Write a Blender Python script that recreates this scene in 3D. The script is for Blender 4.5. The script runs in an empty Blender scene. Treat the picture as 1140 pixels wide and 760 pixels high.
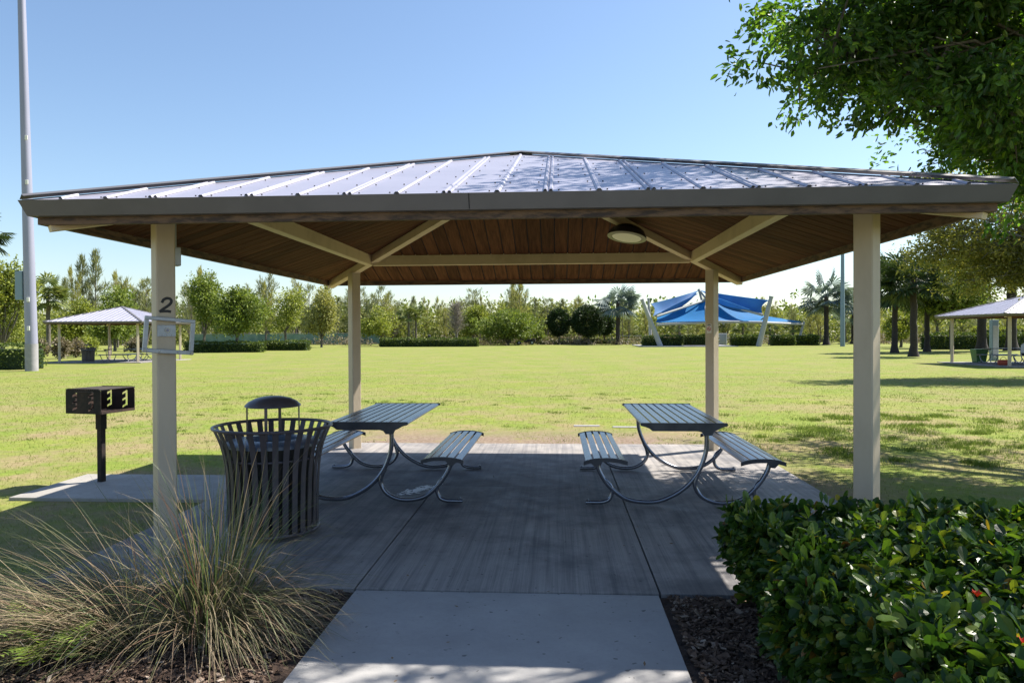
import bpy, math, random
import numpy as np
from mathutils import Vector, Matrix
R = math.radians
PI = math.pi
scene = bpy.context.scene
COL = scene.collection

# ------------------------------------------------------------------ camera
F_PX, CH = 807.32, 1.54
CAM = Vector((0.3559, -7.3318, CH))
YAW, PITCH, ROLL = 0.062, -0.0099, 0.0042
_c, _s = math.cos(YAW), math.sin(YAW)
FWD = Vector((-_s * math.cos(PITCH), _c * math.cos(PITCH), math.sin(PITCH)))
RGT = Vector((_c, _s, 0))
UPV = RGT.cross(FWD)
r2 = RGT * math.cos(ROLL) - UPV * math.sin(ROLL)
u2 = RGT * math.sin(ROLL) + UPV * math.cos(ROLL)
cam_d = bpy.data.cameras.new('camera')
cam = bpy.data.objects.new('camera', cam_d)
COL.objects.link(cam)
m = Matrix((r2, u2, -FWD)).transposed().to_4x4()
m.translation = CAM
cam.matrix_world = m
cam_d.sensor_width = 36
cam_d.lens = 36 * F_PX / 1140
cam_d.clip_start = 0.05
cam_d.clip_end = 2000
scene.camera = cam


def at(px, Y):
    """world x of a thing seen at photo column px and standing at depth Y"""
    d = FWD * F_PX + r2 * (px - 570)
    return CAM.x + d.x * (Y - CAM.y) / d.y


def zat(px, py, Y):
    d = FWD * F_PX + r2 * (px - 570) + u2 * (380 - py)
    return CAM.z + d.z * (Y - CAM.y) / d.y


# ------------------------------------------------------------------ light
SUN = Vector((1.64, 0.98, 2.39)).normalized()
sl = bpy.data.lights.new('sun', 'SUN')
sl.energy = 5.0
sl.angle = R(0.53)
sl.color = (1.0, 0.94, 0.84)
so = bpy.data.objects.new('sun', sl)
so.rotation_euler = SUN.to_track_quat('Z', 'Y').to_euler()
so.location = SUN * 50
COL.objects.link(so)
w = bpy.data.worlds.new('World')
scene.world = w
w.use_nodes = True
nt = w.node_tree
bg = nt.nodes['Background']
sky = nt.nodes.new('ShaderNodeTexSky')
sky.sky_type = 'NISHITA'
sky.sun_disc = False
sky.sun_elevation = math.asin(SUN.z)
sky.sun_rotation = math.atan2(SUN.x, SUN.y)
sky.air_density = 1.1
sky.dust_density = 0.6
sky.ozone_density = 3.2
nt.links.new(sky.outputs[0], bg.inputs[0])
bg.inputs[1].default_value = 0.081
vs = scene.view_settings
vs.view_transform = 'Standard'
vs.look = 'None'
vs.gamma = 1
vs.exposure = 1.2
vs.use_curve_mapping = False
scene.cycles.max_bounces = 8
scene.cycles.transparent_max_bounces = 8


# ------------------------------------------------------------------ materials
def mat(name, color, rough=0.6, metal=0.0, c2=None, scale=5.0, detail=4, lo=0.35, hi=0.65, bump=0.0, bscale=None,
        island=None, transl=0.0, stretch=None, spec=0.5, tcol=None):
    """principled material with a noise mix between color and c2 and optional per-island tint and translucency"""
    M = bpy.data.materials.new(name)
    M.use_nodes = True
    n, l = M.node_tree.nodes, M.node_tree.links
    b = n['Principled BSDF']
    b.inputs['Roughness'].default_value = rough
    b.inputs['Metallic'].default_value = metal
    b.inputs['Specular IOR Level'].default_value = spec
    out = None
    tc = n.new('ShaderNodeTexCoord')
    src = tc.outputs['Object']
    if stretch:
        mp = n.new('ShaderNodeMapping')
        mp.inputs['Scale'].default_value = stretch
        l.new(src, mp.inputs[0])
        src = mp.outputs[0]
    rgb = n.new('ShaderNodeRGB')
    rgb.outputs[0].default_value = (*color, 1)
    cur = rgb.outputs[0]
    if c2:
        ns = n.new('ShaderNodeTexNoise')
        ns.inputs['Scale'].default_value = scale
        ns.inputs['Detail'].default_value = detail
        ns.inputs['Roughness'].default_value = 0.65
        l.new(src, ns.inputs['Vector'])
        mr = n.new('ShaderNodeMapRange')
        mr.inputs['From Min'].default_value = lo
        mr.inputs['From Max'].default_value = hi
        l.new(ns.outputs['Fac'], mr.inputs[0])
        mx = n.new('ShaderNodeMix')
        mx.data_type = 'RGBA'
        l.new(mr.outputs[0], mx.inputs['Factor'])
        l.new(cur, mx.inputs[6])
        mx.inputs[7].default_value = (*c2, 1)
        cur = mx.outputs[2]
    if island:
        ge = n.new('ShaderNodeNewGeometry')
        cr = n.new('ShaderNodeValToRGB')
        els = cr.color_ramp.elements
        k = len(island)
        els[0].position = 0
        els[0].color = (*island[0][1], 1)
        els[1].position = island[-1][0]
        els[1].color = (*island[-1][1], 1)
        for p, c in island[1:-1]:
            e = els.new(p)
            e.color = (*c, 1)
        l.new(ge.outputs['Random Per Island'], cr.inputs[0])
        if c2:
            mx = n.new('ShaderNodeMix')
            mx.data_type = 'RGBA'
            mx.blend_type = 'MULTIPLY'
            mx.inputs['Factor'].default_value = 1
            l.new(cur, mx.inputs[6])
            l.new(cr.outputs[0], mx.inputs[7])
            cur = mx.outputs[2]
        else:
            cur = cr.outputs[0]
    l.new(cur, b.inputs['Base Color'])
    if bump:
        bn = n.new('ShaderNodeTexNoise')
        bn.inputs['Scale'].default_value = bscale or scale * 6
        bn.inputs['Detail'].default_value = 3
        l.new(src, bn.inputs['Vector'])
        bp = n.new('ShaderNodeBump')
        bp.inputs['Strength'].default_value = bump
        bp.inputs['Distance'].default_value = 0.01
        l.new(bn.outputs['Fac'], bp.inputs['Height'])
        l.new(bp.outputs[0], b.inputs['Normal'])
    if transl:
        tr = n.new('ShaderNodeBsdfTranslucent')
        if tcol:
            mx = n.new('ShaderNodeMix')
            mx.data_type = 'RGBA'
            mx.blend_type = 'MULTIPLY'
            mx.inputs['Factor'].default_value = 1
            l.new(cur, mx.inputs[6])
            mx.inputs[7].default_value = (*tcol, 1)
            l.new(mx.outputs[2], tr.inputs[0])
        else:
            l.new(cur, tr.inputs[0])
        ms = n.new('ShaderNodeMixShader')
        ms.inputs[0].default_value = transl
        l.new(b.outputs[0], ms.inputs[1])
        l.new(tr.outputs[0], ms.inputs[2])
        l.new(ms.outputs[0], n['Material Output'].inputs[0])
    return M


# lawn: several scales of green, straw and bare soil
def lawn_material():
    M = bpy.data.materials.new('lawn')
    M.use_nodes = True
    n, l = M.node_tree.nodes, M.node_tree.links
    b = n['Principled BSDF']
    b.inputs['Roughness'].default_value = 0.95
    b.inputs['Specular IOR Level'].default_value = 0.1
    tc = n.new('ShaderNodeTexCoord')

    def noise(s, d=4, r=0.6, vec=None):
        t = n.new('ShaderNodeTexNoise')
        t.inputs['Scale'].default_value = s
        t.inputs['Detail'].default_value = d
        t.inputs['Roughness'].default_value = r
        l.new(vec or tc.outputs['Object'], t.inputs['Vector'])
        return t.outputs['Fac']

    def ramp(f, a, c):
        t = n.new('ShaderNodeMapRange')
        t.inputs['From Min'].default_value = a
        t.inputs['From Max'].default_value = c
        l.new(f, t.inputs[0])
        return t.outputs[0]

    def mix(f, a, c):
        t = n.new('ShaderNodeMix')
        t.data_type = 'RGBA'
        l.new(f, t.inputs['Factor'])
        for k, v in ((6, a), (7, c)):
            if isinstance(v, tuple):
                t.inputs[k].default_value = (*v, 1)
            else:
                l.new(v, t.inputs[k])
        return t.outputs[2]

    def math_(op, a, c):
        t = n.new('ShaderNodeMath')
        t.operation = op
        t.use_clamp = op in ('MULTIPLY', 'ADD')
        for k, v in ((0, a), (1, c)):
            if isinstance(v, (int, float)):
                t.inputs[k].default_value = v
            else:
                l.new(v, t.inputs[k])
        return t.outputs[0]
    base = mix(ramp(noise(0.35, 5, 0.7), 0.35, 0.65), (0.215, 0.242, 0.046), (0.145, 0.205, 0.03))
    base = mix(ramp(noise(9, 5, 0.8), 0.42, 0.7), base, (0.0858, 0.1326, 0.02184))
    base = mix(ramp(noise(28, 3, 0.8), 0.5, 0.75), base, (0.2574, 0.2418, 0.078))
    straw = mix(ramp(noise(14, 4, 0.8), 0.35, 0.65), (0.2808, 0.234, 0.117), (0.1872, 0.1482, 0.078))
    # worn strip behind the slab, fading out with distance
    sp = n.new('ShaderNodeSeparateXYZ')
    l.new(tc.outputs['Object'], sp.inputs[0])
    near = ramp(sp.outputs[1], 13.0, 2.6)
    pat = ramp(noise(0.55, 6, 0.75), 0.43, 0.58)
    dry = math_('MULTIPLY', pat, math_('ADD', math_('MULTIPLY', near, 0.55), 0.52))
    base = mix(dry, base, straw)
    strip = math_('MULTIPLY', ramp(sp.outputs[1], 5.0, 3.6), ramp(noise(1.6, 5, 0.8), 0.28, 0.46))
    side = math_('MULTIPLY', ramp(sp.outputs[0], 3.6, 1.8), 1.0)
    side = math_('MULTIPLY', side, ramp(sp.outputs[0], -3.4, -2.4))
    strip = math_('MULTIPLY', strip, side)
    base = mix(strip, base, mix(ramp(noise(20, 4, 0.8), 0.4, 0.6), (0.15, 0.108, 0.078), (0.25, 0.195, 0.15)))
    l.new(base, b.inputs['Base Color'])
    bp = n.new('ShaderNodeBump')
    bp.inputs['Strength'].default_value = 0.4
    bp.inputs['Distance'].default_value = 0.02
    l.new(noise(30, 5, 0.8), bp.inputs['Height'])
    l.new(bp.outputs[0], b.inputs['Normal'])
    return M


def concrete_material(name, col, dark, streak=0.5, stain=0.0, splash=False):
    M = bpy.data.materials.new(name)
    M.use_nodes = True
    n, l = M.node_tree.nodes, M.node_tree.links
    b = n['Principled BSDF']
    b.inputs['Specular IOR Level'].default_value = 0.35
    tc = n.new('ShaderNodeTexCoord')

    def noise(s, d=4, r=0.6, st=None):
        v = tc.outputs['Object']
        if st:
            mp = n.new('ShaderNodeMapping')
            mp.inputs['Scale'].default_value = st
            l.new(v, mp.inputs[0])
            v = mp.outputs[0]
        t = n.new('ShaderNodeTexNoise')
        t.inputs['Scale'].default_value = s
        t.inputs['Detail'].default_value = d
        t.inputs['Roughness'].default_value = r
        l.new(v, t.inputs['Vector'])
        return t.outputs['Fac']

    def ramp(f, a, c, o0=0, o1=1):
        t = n.new('ShaderNodeMapRange')
        for k, v in (('From Min', a), ('From Max', c), ('To Min', o0), ('To Max', o1)):
            t.inputs[k].default_value = v
        l.new(f, t.inputs[0])
        return t.outputs[0]

    def mix(f, a, c):
        t = n.new('ShaderNodeMix')
        t.data_type = 'RGBA'
        l.new(f, t.inputs['Factor'])
        for k, v in ((6, a), (7, c)):
            if isinstance(v, tuple):
                t.inputs[k].default_value = (*v, 1)
            else:
                l.new(v, t.inputs[k])
        return t.outputs[2]
    cur = mix(ramp(noise(2.2, 6, 0.7), 0.3, 0.7), col, tuple(c * 0.82 for c in col))
    cur = mix(ramp(noise(55, 3, 0.7), 0.45, 0.75, 0, 0.35), cur, tuple(c * 0.7 for c in col))
    if streak:
        # broom finish: grooves running front to back, unevenly worn
        s1 = ramp(noise(1, 4, 0.75, (15, 0.30, 1)), 0.45, 0.72, 0, streak)
        cur = mix(s1, cur, dark)
        s2 = ramp(noise(1, 2, 0.6, (150, 0.8, 1)), 0.45, 0.75, 0, streak * 0.45)
        cur = mix(s2, cur, dark)
    if stain:
        cur = mix(ramp(noise(0.9, 5, 0.7), 0.48, 0.64, 0, stain), cur, dark)
        cur = mix(ramp(noise(7, 4, 0.7), 0.66, 0.72, 0, 0.6), cur, tuple(c * 0.6 for c in dark))
        cur = mix(ramp(noise(26, 1, 0.5), 0.735, 0.755, 0, 0.8), cur, tuple(c * 0.4 for c in dark))
    if splash:
        # traffic grime, heaviest between the two tables, also painted to deepen the roof shade
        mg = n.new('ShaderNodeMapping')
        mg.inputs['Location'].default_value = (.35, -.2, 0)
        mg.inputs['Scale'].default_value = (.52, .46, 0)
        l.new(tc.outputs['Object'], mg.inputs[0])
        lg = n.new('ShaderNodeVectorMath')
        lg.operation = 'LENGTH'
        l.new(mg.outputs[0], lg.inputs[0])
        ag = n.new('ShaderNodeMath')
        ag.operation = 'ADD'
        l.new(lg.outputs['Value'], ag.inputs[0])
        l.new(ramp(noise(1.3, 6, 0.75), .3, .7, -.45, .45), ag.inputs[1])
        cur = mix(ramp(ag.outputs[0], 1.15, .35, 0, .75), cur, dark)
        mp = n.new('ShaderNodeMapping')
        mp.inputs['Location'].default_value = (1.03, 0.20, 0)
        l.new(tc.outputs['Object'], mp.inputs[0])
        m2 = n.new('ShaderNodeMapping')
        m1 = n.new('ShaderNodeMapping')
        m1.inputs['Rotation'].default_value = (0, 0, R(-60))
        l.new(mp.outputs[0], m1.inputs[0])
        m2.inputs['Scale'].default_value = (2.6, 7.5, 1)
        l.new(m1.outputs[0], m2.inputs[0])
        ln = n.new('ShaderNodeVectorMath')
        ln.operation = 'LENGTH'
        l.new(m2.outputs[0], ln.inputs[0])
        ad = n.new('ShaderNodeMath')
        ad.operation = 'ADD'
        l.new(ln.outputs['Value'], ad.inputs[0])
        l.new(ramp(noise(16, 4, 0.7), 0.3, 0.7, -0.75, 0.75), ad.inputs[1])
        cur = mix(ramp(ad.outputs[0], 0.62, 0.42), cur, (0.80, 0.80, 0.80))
    l.new(cur, b.inputs['Base Color'])
    l.new(ramp(noise(3, 4, 0.7), 0.3, 0.7, 0.55, 0.85), b.inputs['Roughness'])
    bp = n.new('ShaderNodeBump')
    bp.inputs['Strength'].default_value = 0.35
    bp.inputs['Distance'].default_value = 0.004
    l.new(noise(1, 3, 0.7, (140, 6, 1)) if streak else noise(90, 4, 0.7), bp.inputs['Height'])
    l.new(bp.outputs[0], b.inputs['Normal'])
    return M


G = {}
G['lawn'] = lawn_material()
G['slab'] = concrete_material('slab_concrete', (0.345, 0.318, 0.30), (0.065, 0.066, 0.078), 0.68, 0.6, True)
G['path'] = concrete_material('path_concrete', (0.3696, 0.3612, 0.357), (0.2268, 0.2226, 0.2268), 0, 0.35)
G['pad'] = concrete_material('pad_concrete', (0.352, 0.328, 0.296), (0.176, 0.168, 0.16), 0.2, 0.4)
G['mulch_soil'] = mat('mulch_soil', (0.075, 0.048, 0.034), 0.95, c2=(0.026, 0.018, 0.014), scale=14, bump=1.0, bscale=60)
G['chips'] = mat('bark_chips', (1, 1, 1), 0.85, island=[(0, (0.05, 0.028, 0.018)), (.5, (0.085, 0.05, 0.032)), (.85, (0.15, 0.095, 0.065)), (.96, (0.26, 0.19, 0.14)), (1, (0.38, 0.31, 0.25))])
G['cream'] = mat('cream_paint', (0.53, 0.445, 0.335), 0.5, c2=(0.42, 0.345, 0.25), scale=3.2, detail=7, lo=.42, hi=.78, bump=0.15, bscale=40, stretch=(1, 1, .4))
G['cream_beam'] = mat('cream_beam_paint', (0.60, 0.475, 0.315), 0.55, c2=(0.42, 0.32, 0.20), scale=2.6, detail=6, lo=.48, hi=.8, bump=0.25, bscale=30)
G['roof'] = mat('roof_sheet', (0.385, 0.375, 0.45), 0.38, 0.25, c2=(0.33, 0.325, 0.395), scale=1.4, bump=0.015, bscale=3)
G['fascia'] = mat('fascia_metal', (0.14, 0.132, 0.136), 0.5, 0.1, c2=(0.116, 0.1104, 0.1136), scale=2.5, bump=.05, bscale=12)
G['black'] = mat('black_gap', (0.015, 0.015, 0.016), 0.8)
G['wood_trim'] = mat('weathered_wood', (0.16, 0.095, 0.055), 0.75, c2=(0.05, 0.032, 0.024), scale=2.2, lo=.42, hi=.6, bump=.4, stretch=(3, 3, 14))
G['ceil_x'] = mat('cedar_boards', (0.165, 0.074, 0.033), 0.85, c2=(0.08, 0.035, 0.016), scale=3.2, detail=6, stretch=(9, .7, 1), bump=.3, bscale=9, spec=.12,
                  island=[(0, (0.62, 0.62, 0.62)), (.5, (.85, .82, .8)), (1, (1.0, 1.0, 1.0))])
G['blue_metal'] = mat('slate_painted_metal', (0.105, 0.125, 0.19), 0.26, 0.45, c2=(0.035, 0.042, 0.065), scale=6, detail=7, lo=.42, hi=.66, bump=.03, spec=.6)
G['frame_metal'] = mat('dark_frame_metal', (0.24, 0.25, 0.29), 0.24, 0.8, c2=(0.15, 0.155, 0.18), scale=20, lo=.6, hi=.8)
G['plate_metal'] = mat('end_plate_metal', (0.05, 0.053, 0.065), 0.4, 0.3, c2=(0.08, 0.083, 0.095), scale=9)
G['grey_limb'] = mat('pale_grey_limb', (0.27, 0.255, 0.23), 0.9, c2=(0.15, 0.14, 0.125), scale=7, bump=.5)
G['bin_metal'] = mat('bronze_painted_steel', (0.125, 0.105, 0.11), 0.36, 0.3, c2=(0.09, 0.08, 0.088), scale=8, bump=.05)
G['liner'] = mat('black_liner', (0.012, 0.012, 0.014), 0.5)
G['lid_plastic'] = mat('blue_grey_plastic', (0.14, 0.17, 0.23), 0.35)
G['grill'] = mat('sooty_steel', (0.014, 0.012, 0.012), 0.75, 0.3, c2=(0.045, 0.03, 0.024), scale=11, lo=.45, hi=.7, bump=.3)
G['grill_in'] = mat('rusty_steel', (0.06, 0.032, 0.024), 0.8, 0.2, c2=(0.024, 0.016, 0.014), scale=10, bump=.3)
G['alu'] = mat('dull_aluminium', (0.40, 0.42, 0.47), 0.42, 0.6, c2=(0.33, 0.35, 0.40), scale=12)
G['white'] = mat('white_sign', (0.72, 0.70, 0.66), 0.5)
G['ink'] = mat('black_paint', (0.012, 0.012, 0.014), 0.5)
G['red'] = mat('red_print', (0.5, 0.03, 0.03), 0.5)
G['lens'] = mat('frosted_lens', (0.78, 0.74, 0.62), 0.4)
G['lamp_body'] = mat('lamp_housing', (0.03, 0.03, 0.032), 0.4, .3)
G['lamp_rim'] = mat('lamp_rim', (0.13, 0.125, 0.10), 0.4, .3)
G['pole'] = mat('galvanised_pole', (0.3024, 0.3024, 0.396), 0.5, 0.15, c2=(0.2592, 0.2664, 0.3528), scale=.8, stretch=(2.88, 2.88, 0.36))
G['pole_base'] = mat('pole_base_concrete', (0.33, 0.315, 0.33), 0.8, c2=(0.27, 0.2625, 0.2775), scale=5)
G['pole_blue'] = mat('slate_blue_pole', (0.20, 0.27, 0.33), 0.5, .2)
G['bark'] = mat('grey_bark', (0.17, 0.15, 0.125), 0.9, c2=(0.07, 0.06, 0.05), scale=9, bump=.8, stretch=(1, 1, .4))
G['dark_bark'] = mat('dark_bark', (0.05, 0.04, 0.034), 0.9, c2=(0.025, 0.02, 0.018), scale=6, bump=.8, stretch=(1, 1, 3))
G['pale_bark'] = mat('pale_twigs', (0.27, 0.234, 0.207), 0.9, c2=(0.198, 0.171, 0.153), scale=6)
G['tree_leaf'] = mat('near_tree_leaf', (1, 1, 1), 0.42, island=[(0, (0.026, 0.064, 0.014)), (.6, (0.048, 0.105, 0.019)), (.9, (0.08, 0.145, 0.024)), (1, (0.13, 0.18, 0.035))], transl=.45, tcol=(2.6, 2.6, .7))
G['olive_leaf'] = mat('olive_leaf', (1, 1, 1), 0.5, island=[(0, (0.09, 0.10, 0.022)), (.5, (0.16, 0.165, 0.04)), (.85, (0.25, 0.23, 0.065)), (1, (0.33, 0.28, 0.09))], transl=.5, tcol=(1.8, 1.8, .9))
G['hedge_leaf'] = mat('glossy_hedge_leaf', (1, 1, 1), 0.34, island=[(0, (0.0144, 0.04, 0.0096)), (.5, (0.036, 0.084, 0.0144)), (.82, (0.08, 0.136, 0.0208)), (.97, (0.176, 0.216, 0.032)), (.985, (0.096, 0.024, 0.016)), (1, (0.336, 0.288, 0.032))], transl=.30, tcol=(1.8, 1.8, .6), spec=.32)
G['twig'] = mat('twigs', (0.055, 0.04, 0.028), 0.9, c2=(0.03, 0.022, 0.016), scale=20)
G['grass_tan'] = mat('dry_grass_blade', (1, 1, 1), 0.6, island=[(0, (0.08, 0.105, 0.032)), (.3, (0.18, 0.185, 0.075)), (.55, (0.34, 0.27, 0.16)), (.8, (0.42, 0.33, 0.22)), (1, (0.20, 0.11, 0.07))], transl=.3)
G['grass_green'] = mat('green_grass_blade', (1, 1, 1), 0.5, island=[(0, (0.055, 0.10, 0.03)), (.5, (0.12, 0.17, 0.05)), (.72, (0.22, 0.22, 0.08)), (.86, (0.36, 0.28, 0.17)), (1, (0.24, 0.12, 0.07))], transl=.3)
G['fern'] = mat('fern_frond', (1, 1, 1), 0.5, island=[(0, (0.12, 0.20, 0.03)), (1, (0.28, 0.36, 0.06))], transl=.4)
G['turf'] = mat('turf_blades', (1, 1, 1), 0.7, island=[(0, (0.136, 0.168, 0.032)), (.5, (0.208, 0.24, 0.048)), (.8, (0.288, 0.288, 0.088)), (1, (0.384, 0.336, 0.176))], transl=.5, spec=.1)
G['turf_tuft'] = mat('tuft_blades', (1, 1, 1), 0.7, island=[(0, (0.096, 0.152, 0.024)), (1, (0.176, 0.232, 0.04))], transl=.5, spec=.1)


def foliage_mat(name, a, b_, c, tr=.3, rough=.6):
    return mat(name, (1, 1, 1), rough, island=[(0, a), (.55, b_), (1, c)], transl=tr, tcol=(1.3, 1.3, .8), spec=.3)


G['f_yellow'] = foliage_mat('yellow_green_foliage', (0.136, 0.168, 0.024), (0.224, 0.264, 0.044), (0.336, 0.352, 0.08))
G['f_green'] = foliage_mat('mid_green_foliage', (0.078, 0.117, 0.0195), (0.1443, 0.195, 0.03276), (0.234, 0.2808, 0.0585))
G['f_dark'] = foliage_mat('dark_green_foliage', (0.0136, 0.0289, 0.0102), (0.0238, 0.04675, 0.0136), (0.04675, 0.0765, 0.017), .15)
G['f_hedge'] = foliage_mat('clipped_hedge_foliage', (0.04, 0.068, 0.0144), (0.08, 0.12, 0.0224), (0.176, 0.216, 0.048), .2)
G['f_casu'] = foliage_mat('grey_green_needles', (0.128, 0.152, 0.072), (0.2, 0.216, 0.104), (0.288, 0.296, 0.16))
G['f_casu_y'] = foliage_mat('yellowish_needles', (0.208, 0.216, 0.064), (0.288, 0.288, 0.096), (0.368, 0.352, 0.144))
G['f_wood'] = foliage_mat('woodland_foliage', (0.12, 0.144, 0.04), (0.2, 0.232, 0.06), (0.304, 0.312, 0.104))
G['f_palm'] = foliage_mat('sabal_fronds', (0.08, 0.112, 0.032), (0.144, 0.184, 0.048), (0.256, 0.272, 0.088), .2)
G['f_palm_dark'] = foliage_mat('dark_fronds', (0.02, 0.038, 0.016), (0.035, 0.06, 0.022), (0.07, 0.10, 0.03), .15)
G['f_bismarck'] = foliage_mat('silver_fronds', (0.08, 0.116, 0.112), (0.136, 0.18, 0.176), (0.208, 0.256, 0.248), .2)
G['f_brush'] = foliage_mat('brown_brush', (0.128, 0.104, 0.068), (0.192, 0.16, 0.104), (0.272, 0.232, 0.16), .2)
G['sail_top'] = mat('sail_blue_upper', (0.07, 0.24, 0.52), 0.7, c2=(0.06, 0.20, 0.46), scale=.6, transl=.5)
G['sail_low'] = mat('sail_blue_lower', (0.02, 0.30, 0.66), 0.7, c2=(0.02, 0.26, 0.58), scale=.5, transl=.6)
G['mast'] = mat('mast_paint', (0.3432, 0.3498, 0.3498), 0.5, c2=(0.297, 0.3036, 0.3102), scale=2)
G['mesh_green'] = mat('fence_windscreen', (0.11, 0.19, 0.155), 0.8, c2=(0.22, 0.29, 0.24), scale=.8, lo=.4, hi=.7)
G['fence_metal'] = mat('fence_galvanised', (0.35, 0.36, 0.36), 0.5, .4)
G['wall_white'] = mat('white_cabinet', (0.496, 0.496, 0.496), 0.6)
G['green_bin'] = mat('green_bin_plastic', (0.03, 0.12, 0.035), 0.5)
G['hivis'] = mat('hivis_cloth', (0.55, 0.62, 0.08), 0.8)
G['skin'] = mat('skin', (0.42, 0.25, 0.18), 0.6)
G['shirt'] = mat('pale_grey_shirt', (0.52, 0.53, 0.60), 0.85)
G['dark_cloth'] = mat('dark_cloth', (0.03, 0.03, 0.04), 0.85)
G['red_bag'] = mat('red_bag', (0.42, 0.07, 0.035), 0.7, c2=(.3, .05, .03), scale=10)
G['hair'] = mat('dark_hair', (0.03, 0.02, 0.015), 0.7)
G['flower'] = mat('red_petals', (0.62, 0.05, 0.015), 0.5, transl=.2)
G['dead_leaf'] = mat('dead_leaf', (1, 1, 1), 0.8, island=[(0, (0.10, 0.06, 0.03)), (.6, (0.22, 0.14, 0.07)), (1, (0.05, 0.03, 0.02))])


# ------------------------------------------------------------------ builders
def npmesh(name, V, FL, mats, midx=None, smooth=False):
    """mesh from vertex array and a list of equal or mixed face tuples / arrays"""
    me = bpy.data.meshes.new(name)
    V = np.asarray(V, dtype=np.float32)
    me.vertices.add(len(V))
    me.vertices.foreach_set('co', V.ravel())
    if isinstance(FL, np.ndarray):
        k = FL.shape[1]
        loops = FL.ravel().astype(np.int32)
        starts = np.arange(0, len(loops), k, dtype=np.int32)
    else:
        loops = np.array([i for f in FL for i in f], dtype=np.int32)
        ln = np.array([len(f) for f in FL])
        starts = np.concatenate([[0], np.cumsum(ln)[:-1]]).astype(np.int32)
    me.loops.add(len(loops))
    me.loops.foreach_set('vertex_index', loops)
    me.polygons.add(len(starts))
    me.polygons.foreach_set('loop_start', starts)
    for m_ in (mats if isinstance(mats, (list, tuple)) else [mats]):
        me.materials.append(G[m_])
    if midx is not None:
        me.polygons.foreach_set('material_index', np.asarray(midx, dtype=np.int32))
    me.polygons.foreach_set('use_smooth', np.full(len(starts), smooth, dtype=bool))
    me.update(calc_edges=True)
    me.validate()
    return me


def link(name, me, parent=None, loc=None, rz=0.0):
    o = bpy.data.objects.new(name, me)
    COL.objects.link(o)
    if loc is not None:
        o.location = loc
    o.rotation_euler.z = rz
    if parent:
        o.parent = parent
    return o


def tag(o, label=None, cat=None, group=None, kind=None):
    if label:
        o['label'] = label
    if cat:
        o['category'] = cat
    if group:
        o['group'] = group
    if kind:
        o['kind'] = kind
    return o


def thing(name, label, cat, loc=(0, 0, 0), rz=0.0, group=None):
    return tag(link(name, None, None, loc, rz), label, cat, group)


def copy_tree(o, parent=None, skip=()):
    c = o.copy()
    COL.objects.link(c)
    c.parent = parent
    for ch in list(o.children):
        if ch.name.split('.')[0] not in skip:
            copy_tree(ch, c, skip)
    return c


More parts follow.
